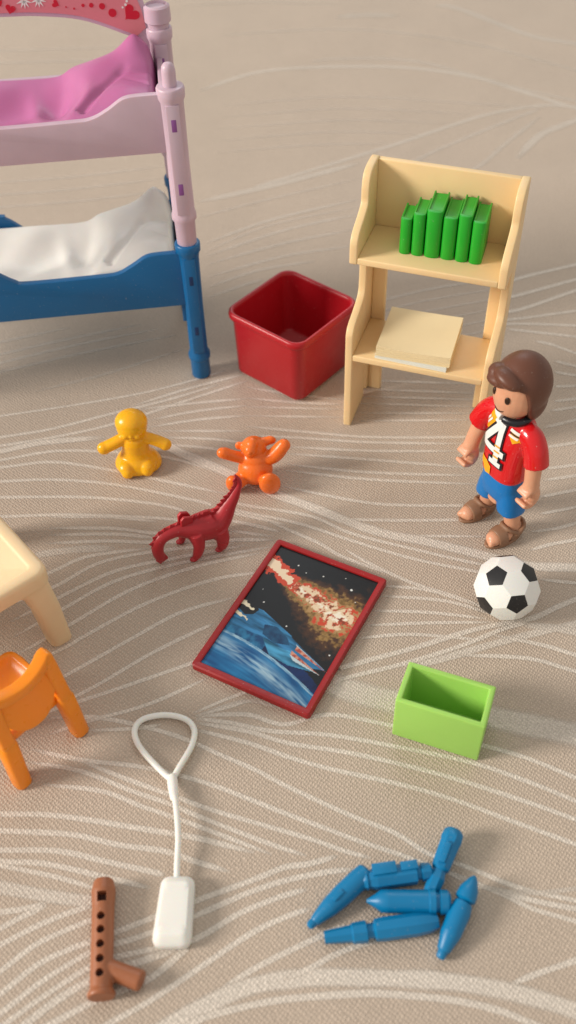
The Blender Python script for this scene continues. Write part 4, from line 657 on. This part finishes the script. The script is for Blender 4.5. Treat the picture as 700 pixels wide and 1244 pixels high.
# ---------------------------------------------------------------- ball
def build_ball():
    phi = (1 + 5 ** .5) / 2
    V = []
    for s in (1, -1):
        for q in (1, -1):
            V += [(0, s, q * phi), (s, q * phi, 0), (q * phi, 0, s)]
    V = [Vector(v) for v in V]
    bm = NB(); key = {}
    nb = [[j for j in range(12) if j != i and abs((V[i] - V[j]).length - 2) < .01] for i in range(12)]
    pt = lambda i, j: V[i] * (2 / 3) + V[j] * (1 / 3)
    def vert(i, j):
        if (i, j) not in key: key[(i, j)] = bm.verts.new(pt(i, j).normalized() * .757)
        return key[(i, j)]
    def ordered(items, c):
        c = c.normalized(); a = items[0][1] - c * items[0][1].dot(c); a.normalize(); b = c.cross(a)
        return [k for k, p in sorted(items, key=lambda kp: math.atan2(kp[1].dot(b), kp[1].dot(a)))]
    for i in range(12):
        f = bm.faces.new([vert(*k) for k in ordered([((i, j), pt(i, j)) for j in nb[i]], V[i])]); f.material_index = 1
    for i in range(12):
        for j in nb[i]:
            for k in nb[j]:
                if i < j < k and k in nb[i]:
                    its = [((a, b), pt(a, b)) for a, b in ((i, j), (j, i), (j, k), (k, j), (k, i), (i, k))]
                    bm.faces.new([vert(*q) for q in ordered(its, V[i] + V[j] + V[k])])
    bmesh.ops.recalc_face_normals(bm, faces=bm.faces)
    rot = Matrix(((-0.81176511, -0.42706287, 0.39831484), (0.11732107, -0.78741916, -0.60515026), (0.57207794, -0.44450914, 0.68930287)))
    bmesh.ops.transform(bm, matrix=rot.to_4x4(), verts=bm.verts)
    # slightly domed panels, as on the toy
    me = eval_mods(bm, [('BEVEL', dict(width=.012, segments=2, limit_method='ANGLE', angle_limit=R(10)))])
    zmin = min(v.co.z for v in me.vertices)
    o = obj_from_mesh("soccer_ball", me, [MAT['bwhite'], MAT['bblack']], None, 15)
    o.location = Vector((4.88, 13.81, -zmin + .003)) * S
    tag(o, "small faceted black and white soccer ball in front of the toy boy", "ball")
build_ball()

# ---------------------------------------------------------------- yellow doll, orange bear, red dragon
def build_doll():
    t = thing("toy_doll", "small yellow sitting baby doll with outstretched arms", "doll", (-3.92, 18.55, 0))
    bm = NB()
    ell(bm, (-.02, .42, 1.36), (.40, .37, .40)); ell(bm, (-.02, .12, 1.20), (.11, .08, .05))
    ell(bm, (-.02, .06, 1.30), (.04, .045, .04)); ell(bm, (-.17, .11, 1.27), (.09, .07, .08)); ell(bm, (.13, .11, 1.27), (.09, .07, .08))
    lathe_z(bm, [(.52, .02), (.62, .08), (.61, .18), (.53, .34), (.41, .48), (.36, .60), (.355, .88), (.31, 1.0), (.2, 1.12)], 32, (0, .38), 1, .82)
    ell(bm, (-.27, .12, .24), (.24, .30, .20)); ell(bm, (.27, .14, .24), (.24, .28, .20))
    tube(bm, smooth_path([(-.22, .38, 1.02), (-.48, .30, .92), (-.78, .24, .80)], 5), [.165] * 11, 16); ell(bm, (-.80, .22, .80), (.175, .16, .18))
    tube(bm, smooth_path([(.22, .38, 1.02), (.50, .32, .96), (.78, .26, .86)], 5), [.155] * 11, 16); ell(bm, (.80, .25, .84), (.165, .155, .17))
    tube(bm, [(-.22, .3, .2), (-.24, -.05, .16)], [.17, .16], 14); ell(bm, (-.24, -.08, .17), (.17, .15, .17))
    tube(bm, [(.26, .3, .2), (.27, .0, .17)], [.16, .15], 14); ell(bm, (.27, -.02, .18), (.16, .14, .17))
    part("doll_body", bm, MAT['yellow'], t, REM(.024, 3), None)
    bm = NB(); ell(bm, (-.02, .46, 1.46), (.42, .385, .34)); part("bonnet", bm, MAT['yellow'], t)
build_doll()

def build_bear():
    t = thing("toy_bear", "small orange teddy bear sitting with raised arms behind the red dinosaur", "teddy bear", (-.80, 17.78, 0))
    bm = NB()
    ell(bm, (0.0, .40, .46), (.45, .42, .44)); ell(bm, (0, .48, .74), (.40, .34, .32))
    ell(bm, (-.02, .60, 1.02), (.33, .32, .29)); ell(bm, (-.10, .36, 1.14), (.17, .17, .19)); ell(bm, (-.06, .5, 1.24), (.17, .2, .17))
    ell(bm, (-.38, .66, 1.04), (.12, .08, .13)); ell(bm, (.40, .72, 1.14), (.16, .09, .13)); tube(bm, [(.1, .66, 1.1), (.40, .72, 1.14)], [.14, .11], 10)
    tube(bm, smooth_path([(-.22, .45, .78), (-.50, .40, .92), (-.80, .36, 1.10)], 5), [.17, .165, .16, .155, .15, .15, .15, .15, .155, .16, .15], 16); ell(bm, (-.80, .35, 1.10), (.155, .14, .15))
    tube(bm, smooth_path([(.22, .45, .74), (.50, .42, .90), (.74, .45, 1.20)], 5), [.20] * 7 + [.195, .19, .18, .17], 16); ell(bm, (.75, .45, 1.20), (.17, .15, .18))
    tube(bm, [(-.2, .4, .3), (-.52, .05, .28)], [.22, .19], 14); tube(bm, [(.18, .4, .3), (.34, .02, .27)], [.24, .2], 14)
    ell(bm, (-.58, .0, .34), (.19, .17, .31), (R(14), 0, R(-10))); ell(bm, (.36, -.06, .36), (.28, .18, .41), (R(10), R(-10), R(8)))
    part("bear_body", bm, MAT['orange'], t, REM(.024, 3), None)
    bm = NB(); ell(bm, (-.12, .20, 1.20), (.05, .03, .04)); part("nose", bm, MAT['orange'], t)
build_bear()

def build_dino():
    t = thing("toy_dinosaur", "small crimson spiny-backed dinosaur bending its head down to the cloth", "dinosaur", (-2.1, 15.95, 0), .4383)
    bm = NB()
    sp = smooth_path([(-1.04, 0, .12, .08), (-1.13, 0, .30, .13), (-1.14, 0, .60, .15), (-1.04, 0, .84, .155), (-.84, 0, .94, .16), (-.58, 0, .95, .18), (-.36, 0, .88, .25), (-.1, 0, .80, .33), (.15, 0, .74, .37), (.40, 0, .76, .35), (.58, 0, .90, .27), (.74, 0, 1.14, .20), (.89, 0, 1.36, .15), (1.0, 0, 1.56, .11), (1.07, 0, 1.74, .075), (1.04, 0, 1.92, .05), (.97, 0, 2.08, .02)], 4)
    tube(bm, [p[:3] for p in sp], [p[3] for p in sp], 18, sx=1.0, up=(0, 1, 0))
    # jaws
    tube(bm, [(-1.12, 0, .34), (-1.16, 0, .17), (-1.13, -.02, .04)], [.12, .09, .045], 12); tube(bm, [(-1.10, 0, .34), (-1.02, 0, .20), (-.95, -.02, .12)], [.10, .07, .04], 12)
    # four legs with haunches and feet
    for (hx, hy, hz, kx, kz, fx, fy, r) in ((-.20, -.18, .78, -.20, .42, -.33, -.28, .155), (.38, -.20, .66, .42, .36, .34, -.28, .18), (-.24, .2, .74, -.36, .42, -.42, .40, .13), (.40, .18, .66, .5, .36, .46, .34, .15)):
        p = smooth_path([(hx, hy, hz), (kx, fy, kz), (fx + .03, fy, .10)], 5)
        tube(bm, p, [r * 1.25 - (r * .62) * k / (len(p) - 1) for k in range(len(p))], 14)
        ell(bm, (hx, hy * 1.05, hz - .08), (r * 1.25, .12, r * 1.5)); ell(bm, (fx - .03, fy, .055), (.12, .09, .055))
    body = part("dinosaur_body", bm, MAT['dino'], t, REM(.022, 2), None)
    # row of spines following the back
    bm = NB()
    n = len(sp)
    for i in range(10, n - 3, 2):
        p = Vector(sp[i][:3]); q = Vector(sp[i + 1][:3]); d = (q - p).normalized(); up_ = Vector((-d.z, 0, d.x))
        if i < 16: up_ = up_
        r = sp[i][3]; base = p + up_ * r * .85
        h = .13 if i < 22 else (.20 if i < 50 else .13)
        w = .085
        tip = base + up_ * h + d * (-.03)
        vs = [bm.verts.new(base - d * w + Vector((0, -.035, 0))), bm.verts.new(base + d * w + Vector((0, -.035, 0))), bm.verts.new(base + d * w + Vector((0, .035, 0))), bm.verts.new(base - d * w + Vector((0, .035, 0))), bm.verts.new(tip)]
        for f in ((0, 1, 4), (1, 2, 4), (2, 3, 4), (3, 0, 4), (3, 2, 1, 0)): bm.faces.new([vs[k] for k in f])
    part("back_spines", bm, MAT['dino'], t, (('BEVEL', dict(width=.012, segments=2)),), 30)
    # shoulder plates
    for y in (-.06, .12):
        bm = NB(); prism(bm, [(-.52, 1.02), (-.50, 1.28), (-.42, 1.36), (-.26, 1.30), (-.20, 1.18), (-.22, 1.02)], y - .04, y + .04, 'y'); part("shoulder_plate", bm, MAT['dino'], t, (BEV(.02),))
build_dino()

# ---------------------------------------------------------------- picture in a red frame
def build_picture():
    t = thing("framed_picture", "flat picture of a blue spaceship and fiery nebula in a red frame", "picture", (-2.249, 12.387, 0), -.503)
    W, D = 2.907, 4.125
    bm = NB()
    def rect(i, z, r=.06):
        out = []
        for cx, cy, a0 in ((W - i - r, D - i - r, 0), (i + r, D - i - r, 90), (i + r, i + r, 180), (W - i - r, i + r, 270)):
            for s in range(5):
                a = R(a0 + 22.5 * s); out.append(bm.verts.new((cx + r * math.cos(a), cy + r * math.sin(a), z)))
        return out
    loft(bm, [rect(.03, .0), rect(.0, .03, .08), rect(0, .17, .08), rect(.03, .2, .06), rect(.12, .2, .03), rect(.15, .185, .02), rect(.15, .13, .02)])
    bmesh.ops.recalc_face_normals(bm, faces=bm.faces)
    part("frame", bm, MAT['frame_red'], t, (), 40)
    # the painted sheet: colours of the print itself, computed point by point
    x0, x1, y0, y1 = .152, W - .152, .152, D - .152
    nx, ny = 210, 310
    bm = NB()
    g = [[bm.verts.new((x0 + (x1 - x0) * i / nx, y0 + (y1 - y0) * j / ny, .136)) for j in range(ny + 1)] for i in range(nx + 1)]
    for i in range(nx):
        for j in range(ny): bm.faces.new((g[i][j], g[i + 1][j], g[i + 1][j + 1], g[i][j + 1]))
    me = bpy.data.meshes.new("sheet"); bm.to_mesh(me); bm.free()
    ca = me.color_attributes.new("paint", 'FLOAT_COLOR', 'POINT')
    def inside(x, y, P):
        r = False; n = len(P)
        for a in range(n):
            (xa, ya), (xb, yb) = P[a], P[(a + 1) % n]
            if (ya > y) != (yb > y) and x < (xb - xa) * (y - ya) / (yb - ya) + xa: r = not r
        return r
    def nz(x, y, s, o=0): return noise.fractal(Vector((x * s, y * s, o)), 0.9, 2.1, 4)
    hull = [(.10, 1.62), (.55, 1.86), (.62, 2.04), (.95, 1.84), (1.55, 1.70), (2.0, 1.50), (2.69, 1.20), (2.4, 1.12), (1.9, 1.18), (1.5, 1.28), (1.0, 1.40), (.2, 1.38)]
    cockpit = [(.92, 1.72), (1.2, 1.78), (1.55, 1.62), (1.7, 1.45), (1.35, 1.36), (1.0, 1.46)]
    wing = [(1.05, 1.38), (1.45, 1.30), (1.9, 1.32), (2.42, 1.04), (1.9, .96), (1.4, 1.02)]
    wing2 = [(.58, 2.05), (.70, 2.06), (1.62, 1.70), (1.84, 1.46), (1.45, 1.60), (.8, 1.84)]
    guns = [[(1.86, 1.50), (2.72, 1.17), (1.86, 1.39)], [(1.80, 1.35), (2.66, 1.03), (1.82, 1.24)]]
    tips = [[(1.80, 1.545), (2.74, 1.18), (1.86, 1.50)], [(1.80, 1.24), (2.66, 1.03), (1.95, 1.12)]]
    stars = [(2.27, 3.49, .03), (1.5, 3.57, .018), (1.09, 3.49, .015), (.6, 2.27, .018), (1.39, 1.89, .018), (2.61, 1.61, .02), (.82, 3.61, .02), (2.0, 3.75, .013), (2.5, 3.2, .013), (.4, 2.6, .013)]
    def lerp(a, b, t): t = max(0, min(1, t)); return tuple(p + (q - p) * t for p, q in zip(a, b))
    for i, v in enumerate(me.vertices):
        x, y = v.co.x, v.co.y
        n1 = nz(x, y, 1.8); n2 = nz(x, y, 5, 3); n3 = nz(x, y, 11, 9)
        c = (.007, .007, .009)
        # nebula
        ax, ay, bx, by = .9, 3.05, 2.35, 2.62
        tt = max(0, min(1, ((x - ax) * (bx - ax) + (y - ay) * (by - ay)) / ((bx - ax) ** 2 + (by - ay) ** 2)))
        dd = math.hypot(x - ax - (bx - ax) * tt, y - ay - (by - ay) * tt); wd = .20 + .48 * tt
        q = 1 - dd / wd + .30 * n2 + .14 * n3 + .25 * n1
        if q > -.55: c = lerp(c, (.07, .028, .012), (q + .55) / .5)
        c = lerp(c, lerp((.17, .09, .022), (.30, .18, .06), .5 + n3), (q + .08) / .16)
        if q > .2: c = lerp(c, lerp((.40, .24, .10), (.52, .055, .02), (n3 + n1 * .8 + .12) / .2), (q - .24) / .12)
        if q > .5: c = lerp(c, lerp((.46, .07, .03), (.72, .56, .38), (n2 + .5 * n3 + .22) / .22), (q - .54) / .1)
        if q > .9: c = lerp(c, (.80, .74, .62), (q - .95) / .12 + n3)
        if q > .5 and n3 + .6 * n2 < -.42: c = lerp(c, (.12, .04, .015), .8)
        # comet
        tt = max(0, min(1, ((x - .12) * .68 + (y - 3.44) * -.30) / .552)); dd = math.hypot(x - .12 - .68 * tt, y - 3.44 + .30 * tt)
        q = 1 - dd / .24 + .4 * n2 + .2 * n3
        if q > .05: c = (.55, .06, .025)
        if q > .52: c = (.78, .62, .45)
        # planet limb and sea
        lim = 1.20 - .02 * x - .08 * x * x
        if y < 1.72 - .10 * x - .09 * x * x + .05 * n2: c = lerp((.004, .010, .05), (.004, .025, .12), .5 + n1)
        if y < 1.95 - .50 * x and x < 1.2: c = lerp((.004, .05, .15), (.02, .17, .34), .5 + n2)
        if y < lim:
            pr_ = lim - y
            st = noise.noise(Vector((x * 1.6, pr_ * 16, 5))); st2 = noise.noise(Vector((x * 5, pr_ * 30, 8)))
            c = lerp((.004, .07, .21), (.015, .19, .42), .5 + .8 * st + .3 * n1)
            band = math.exp(-((pr_ - .34 - .03 * x) / .16) ** 2)
            c = lerp(c, (.32, .47, .58), band * (.45 + .9 * st + .5 * st2))
            if pr_ < .07: c = lerp(c, (.30, .48, .60), .55 + st2)
        for P, col in ((hull, (.012, .13, .29)), (wing, (.03, .20, .36)), (wing2, (.02, .16, .34))):
            if inside(x, y, P):
                sh = .5 + .9 * nz(x * .6 + y, y * 3, 2.4, 7); c = lerp(tuple(k * .45 for k in col), tuple(min(1, k * 1.5 + .02) for k in col), sh)
        if inside(x, y, cockpit): c = lerp((.004, .03, .09), (.01, .07, .16), .5 + n2)
        for P in guns:
            if inside(x, y, P): c = lerp((.35, .06, .035), (.55, .25, .18), .5 + n3 * 2)
        for P in tips:
            if inside(x, y, P): c = (.45, .55, .60)
        # engine flames
        if x < .50 and (abs(y - (2.12 - .30 * x) - .05 * n3) < .055 * (1 - x / .55) + .02 or abs(y - (1.80 - .26 * x) - .04 * n3) < .04 * (1 - x / .5) + .015): c = (.75, .68, .50)
        for sx, sy, r in stars:
            if (x - sx) ** 2 + (y - sy) ** 2 < r * r: c = (.7, .72, .7)
        ca.data[i].color = (c[0], c[1], c[2], 1)
    m = bpy.data.materials.new("picture_print"); m.use_nodes = True
    p = m.node_tree.nodes["Principled BSDF"]; a = m.node_tree.nodes.new("ShaderNodeAttribute"); a.attribute_name = "paint"
    m.node_tree.links.new(a.outputs['Color'], p.inputs['Base Color']); p.inputs['Roughness'].default_value = .42; p.inputs['Specular IOR Level'].default_value = .35
    obj_from_mesh("picture_sheet", me, m, t, None)
build_picture()

# ---------------------------------------------------------------- cream table and orange chair
def build_table():
    # local x runs along the near edge to the left, local y away along the right edge
    ang = math.atan2(-.70, -.92) ; ang = math.atan2(1.52, -1.25)   # direction of the right-hand edge
    t = thing("toy_table", "pale cream toy table with a raised rim, cut off by the left edge", "table", (-5.04, 13.37, 0), ang - math.pi / 2)
    # local +y = along right-hand edge, local -x = along near edge
    L, W, H = 4.2, 5.0, 2.45
    bm = NB()
    def rr(i, z, r):
        out = []
        for cx, cy, a0 in ((-i - r, L - i - r, 0), (-W + i + r, L - i - r, 90), (-W + i + r, i + r, 180), (-i - r, i + r, 270)):
            for s in range(7):
                a = R(a0 + 15 * s); out.append(bm.verts.new((cx + r * math.cos(a), cy + r * math.sin(a), z)))
        return out
    loft(bm, [rr(.06, H - .42, .25), rr(.0, H - .40, .28), rr(0, H - .12, .28), rr(.02, H - .04, .26), rr(.08, H, .24), rr(.26, H, .12), rr(.30, H - .02, .10), rr(.34, H - .07, .09)])
    bmesh.ops.recalc_face_normals(bm, faces=bm.faces)
    part("table_top", bm, MAT['table'], t, (), 50)
    for x, y in ((0, 0), (-W, 0), (0, L), (-W, L)):
        sx = -1 if x == 0 else 1; sy = 1 if y == 0 else -1
        bm = NB(); rings = []
        for z, w, o in ((0, .24, -.05), (.03, .26, -.055), (1.2, .29, -.02), (1.8, .33, .03), (2.04, .46, .04), (2.12, .62, .04)):
            cx, cy = x + sx * (o + w), y + sy * (o + w)
            rings.append(superring(bm, cx, cy, z, w, w, 3.6, 32))
        loft(bm, rings); part("leg", bm, MAT['table'], t, (), 50)
build_table()

def build_chair():
    A = Vector((-5.59, 9.80, 0)); B = Vector((-4.56, 10.95, 0))
    ang = math.atan2(B.y - A.y, B.x - A.x)       # local x from the near rear leg to the far rear leg, local y towards the seat front
    t = thing("toy_chair", "bright orange toy chair with curved back standing in front of the cream table", "chair", tuple((A + B) / 2), ang)
    hw = (B - A).length / 2
    # rear legs that carry on up as the back posts
    for s in (-1, 1):
        bm = NB()
        low = [superring(bm, s * (hw + dx), dy, z, rx, ry, 3.0, 28) for z, dx, dy, rx, ry in ((0, 0, 0, .16, .18), (.03, 0, 0, .175, .20), (.8, -.03, .05, .185, .21), (1.28, -.05, .10, .19, .22), (1.38, -.07, .11, .15, .17))]
        loft(bm, low)
        part("rear_leg", bm, MAT['chair'], t, (BEV(.02, 2),), 50)
        bm = NB(); loft(bm, [superring(bm, s * (hw + dx), dy, z, rx, ry, 3.8, 36) for z, dx, dy, rx, ry in ((1.30, -.05, .09, .155, .17), (1.8, -.07, .15, .155, .165), (2.3, -.09, .21, .16, .165), (2.50, -.10, .24, .158, .163), (2.60, -.10, .25, .15, .155), (2.65, -.10, .25, .12, .12))])
        part("back_post", bm, MAT['chair'], t, (), 60)
        bm = NB(); loft(bm, [superring(bm, s * (hw - .05 + dx), 1.62 + dy, z, r, r, 3.0, 24) for z, dx, dy, r in ((0, 0, .03, .16), (.03, 0, .03, .18), (.9, -.05, -.03, .18), (1.2, -.08, -.08, .19))])
        part("front_leg", bm, MAT['chair'], t, (BEV(.02, 2),), 50)
    # curved back rest: top rail sags in the middle, panel dips below
    bm = NB()
    nx, nz_ = 30, 14; g = []
    for i in range(nx + 1):
        u = -1 + 2 * i / nx; x = u * (hw - .08)
        top = 2.56 - .10 * (1 - u * u); bot = 1.42 - .06 * (1 - u * u) + .62 * abs(u) ** 2.6
        col = []
        for j in range(nz_ + 1):
            v = j / nz_; z = bot + (top - bot) * v
            y = .10 + .15 * v - .16 * (1 - u * u) + .02
            col.append(bm.verts.new((x, y, z)))
        g.append(col)
    for i in range(nx):
        for j in range(nz_): bm.faces.new((g[i][j], g[i + 1][j], g[i + 1][j + 1], g[i][j + 1]))
    part("backrest", bm, MAT['chair'], t, (('SOLIDIFY', dict(thickness=.11, offset=0)), BEV(.03, 3)), 50)
    bm = NB(); p = [(u * (hw - .09), .26 - .16 * (1 - u * u), 2.56 - .10 * (1 - u * u)) for u in [-1 + k / 12 for k in range(25)]]
    tube(bm, [(p[0][0] - .11, p[0][1], p[0][2] + .01)] + p + [(p[-1][0] + .11, p[-1][1], p[-1][2] + .01)], .175, 4, sx=1.15, phase=R(45)); part("top_rail", bm, MAT['chair'], t, (BEV(.045, 3),), 60)
    # dished seat with a raised rim
    bm = NB()
    def ring(i, z, r=.22):
        out = []; a_, b_, c_, d_ = -hw + .02 + i, hw - .02 - i, .10 + i, 1.78 - i; r = max(.05, r - i * .6)
        for cx, cy, a0 in ((b_ - r, d_ - r, 0), (a_ + r, d_ - r, 90), (a_ + r, c_ + r, 180), (b_ - r, c_ + r, 270)):
            for s in range(6):
                a = R(a0 + 18 * s); out.append(bm.verts.new((cx + r * math.cos(a), cy + r * math.sin(a), z)))
        return out
    loft(bm, [ring(.2, 1.10), ring(.04, 1.14), ring(0, 1.2), ring(0, 1.40), ring(.03, 1.44), ring(.10, 1.44), ring(.14, 1.40), ring(.26, 1.27), ring(.5, 1.22)])
    bmesh.ops.recalc_face_normals(bm, faces=bm.faces)
    part("seat", bm, MAT['chair'], t, (), 50)
build_chair()

# ---------------------------------------------------------------- lime box
def build_lime_box():
    W, D, H, w = 1.816, 1.006, 1.307, .11
    bm = NB()
    def rect(i, z): return [bm.verts.new(p) for p in ((i, i, z), (W - i, i, z), (W - i, D - i, z), (i, D - i, z))]
    loft(bm, [rect(0, 0), rect(0, H), rect(w, H), rect(w + .02, .12)])
    bmesh.ops.recalc_face_normals(bm, faces=bm.faces)
    o = part("small_box", bm, MAT['lime'], None, (BEV(.03, 3),), 40)
    o.location = Vector((2.012, 10.60, 0)) * S; o.rotation_euler = (0, 0, -.386)
    tag(o, "empty lime green open-topped box between the framed picture and the soccer ball", "box")
build_lime_box()

# ---------------------------------------------------------------- white block on a looped cord
def build_tag():
    t = thing("looped_tag", "white rounded block on a thin looped cord, lying beside the brown whistle", "tag", (-2.32, 7.0, 0))
    q = [Vector((x + 2.32, y - 7.0)) for x, y in ((-2.68, 6.42), (-2.01, 6.40), (-1.98, 7.60), (-2.57, 7.62))]
    bm = NB()
    c = sum(q, Vector((0, 0))) / 4; q = [c + (p - c) * 1.07 for p in q]
    def ring(k, z, r):
        out = []; pts = [c + (p - c) * k for p in q]
        for i in range(4):
            p = pts[i]; a = (pts[i - 1] - p).normalized(); b = (pts[(i + 1) % 4] - p).normalized()
            s, e = p + a * r, p + b * r
            for m in range(6):
                u = m / 5; out.append(bm.verts.new((*((s * (1 - u) ** 2) + p * 2 * u * (1 - u) + e * u * u), z)))
        return out
    loft(bm, [ring(.95, 0, .16), ring(1.0, .05, .20), ring(1.0, .17, .20), ring(.985, .205, .19), ring(.94, .24, .18), ring(.78, .325, .12), ring(.72, .345, .10), ring(.5, .35, .05)])
    bmesh.ops.recalc_face_normals(bm, faces=bm.faces)
    part("block", bm, MAT['tag'], t, (), 35)
    off = lambda pts: [(x + 2.32, y - 7.0, z) for x, y, z in pts]
    bm = NB()
    tube(bm, smooth_path(off([(-2.30, 7.5, .17), (-2.31, 7.85, .20), (-2.31, 8.38, .26), (-2.38, 8.98, .27), (-2.47, 9.42, .20)]), 6), .062, 12)
    tube(bm, off([(-2.43, 9.18, .22), (-2.47, 9.42, .20), (-2.50, 9.60, .16), (-2.52, 9.74, .13)]), [.075, .095, .10, .09], 14, sx=1.1)
    loop = off([(-2.53, 9.66, .12), (-2.85, 9.98, .11), (-3.24, 10.46, .10), (-3.37, 10.84, .09), (-3.22, 11.10, .09), (-2.77, 11.19, .09), (-2.33, 11.08, .09), (-2.12, 10.82, .09), (-2.15, 10.44, .10), (-2.38, 9.95, .11), (-2.51, 9.66, .12)])
    tube(bm, smooth_path(loop, 7), .066, 12)
    part("cord", bm, MAT['tag'], t, REM(.018, 2, .4), None)
build_tag()

# ---------------------------------------------------------------- brown whistle
def build_whistle():
    t = thing("toy_whistle", "brown toy recorder with finger holes and a short side tube, nearest the left front", "toy whistle", (-3.50, 5.55, 0), math.atan2(2.03, -.16) - math.pi / 2)
    bm = NB()
    tube(bm, [(0, 0, .20), (0, .03, .20), (0, .08, .205), (0, .14, .205), (0, 1.55, .22), (0, 1.85, .225), (0, 2.02, .225), (0, 2.06, .225)], [.235, .245, .245, .20, .205, .225, .19, .17], 28, sx=1.0)
    tube(bm, [(.05, .50, .20), (.40, .34, .185), (.66, .22, .18), (.70, .20, .18)], [.17, .175, .18, .165], 24)
    me = eval_mods(bm, REM(.02, 2, .4))
    cut = NB()
    for y in (.36, .60, .85, 1.10, 1.34):
        lathe_z(cut, [(.070, .28), (.080, .6)], 20, (-.01, y))
    box(cut, -.085, .085, 1.60, 1.78, .26, .7)
    me = boolean(me, cut)
    for f in me.polygons: pass
    body = obj_from_mesh("whistle_body", me, MAT['brown'], t, 50)
    for y in (.36, .60, .85, 1.10, 1.34):
        b = NB(); lathe_z(b, [(.066, .275), (.066, .285)], 16, (-.01, y)); part("finger_hole", b, MAT['hole'], t)  # dark disc at the bottom of each hole, its shade painted in
    b = NB(); box(b, -.075, .075, 1.61, 1.77, .255, .275); part("sound_hole", b, MAT['hole'], t)  # dark plate painting the shade in the square opening
build_whistle()

# ---------------------------------------------------------------- blue pens
def pen(label, p0, p1, prof, seg=14, extras=(), flat=1.0, phase=0.0, angle=35):
    """p0, p1 in cm; prof: (fraction, radius); extras: boxes in pen space (along, side, up)"""
    p0, p1 = Vector(p0), Vector(p1); L = (p1 - p0).length
    t = thing("blue_pen", label, "pen", tuple(p0), 0, "blue toy pens lying in a loose heap")
    d = (p1 - p0).normalized(); s = Vector((0, 0, 1)).cross(d).normalized(); u = d.cross(s)
    m = Matrix((d, s, u)).transposed().to_4x4()
    def go(nm, fn, mods=()):
        bm = NB(); fn(bm); bmesh.ops.transform(bm, matrix=m, verts=bm.verts); bmesh.ops.recalc_face_normals(bm, faces=bm.faces); part(nm, bm, MAT['blue'], t, mods, angle)
    # tip section and barrel are separate parts
    k = next(i for i, (f, r) in enumerate(prof) if f >= .24)
    go("pen_tip", lambda b: tube(b, [(f * L, 0, 0) for f, r in prof[:k + 1]], [r for f, r in prof[:k + 1]], seg, sx=flat, phase=phase))
    go("barrel", lambda b: tube(b, [(f * L - (.002 if i == 0 else 0), 0, 0) for i, (f, r) in enumerate(prof[k:])], [r for f, r in prof[k:]], seg, sx=flat, phase=phase))
    for nm, bx in extras: go(nm, lambda b: box(b, *bx), (BEV(.015, 2),))
pen("blue pen lying at the far left, its rounded tip pointing to the lower left", (.12, 6.66, .13), (1.26, 7.60, .24),
    [(0, .04), (.02, .075), (.07, .085), (.09, .08), (.11, .10), (.35, .175), (.55, .20), (.85, .205), (.97, .19), (1, .15)], extras=(("clip", (.62, .86, -.05, .05, .15, .22)),))
pen("blue pen lying crosswise between the far left pen and the raised one", (1.10, 7.42, .24), (2.45, 7.56, .26),
    [(0, .10), (.04, .16), (.10, .19), (.12, .16), (.2, .19), (.24, .20), (.78, .20), (.80, .13), (.84, .13), (.86, .17), (.98, .15), (1, .12)], 8,
    extras=(("clip", (.25, .70, -.02, .20, .10, .24)), ("clip", (.78, 1.10, -.0, .17, .12, .225))), phase=R(22.5))
pen("blue pen standing highest, pointing up and away on the right of the heap", (2.36, 7.12, .17), (2.98, 8.30, .34),
    [(0, .10), (.05, .15), (.22, .16), (.26, .17), (.38, .13), (.42, .18), (.80, .20), (.84, .215), (.95, .20), (1, .14)], 8, extras=(("clip", (.62, 1.02, -.05, .06, .14, .235)),), phase=R(22.5))
pen("blue pen with a sharp cone tip and ringed end in the middle of the heap", (1.20, 7.06, .22), (2.72, 6.98, .22),
    [(0, .03), (.10, .12), (.17, .20), (.26, .21), (.74, .215), (.75, .235), (.82, .235), (.83, .18), (.87, .18), (.88, .225), (.97, .215), (1, .17)], 14)
pen("blue pen with a square stepped tip, lowest and nearest of the two flat middle pens", (.40, 6.46, .14), (2.46, 6.66, .20),
    [(0, .11), (.22, .145), (.24, .15), (.25, .18), (.37, .19), (.38, .13), (.43, .13), (.45, .19), (.52, .205), (.8, .205), (.92, .18), (1, .12)], 8, phase=R(22.5))
pen("blue pen with a pointed cap, rightmost and nearest the front", (2.42, 6.04, .12), (3.22, 7.40, .34),
    [(0, .06), (.02, .085), (.08, .09), (.10, .12), (.30, .19), (.55, .20), (.66, .17), (.68, .12), (.71, .19), (.75, .19), (.84, .17), (.96, .08), (1, .03)], 14)
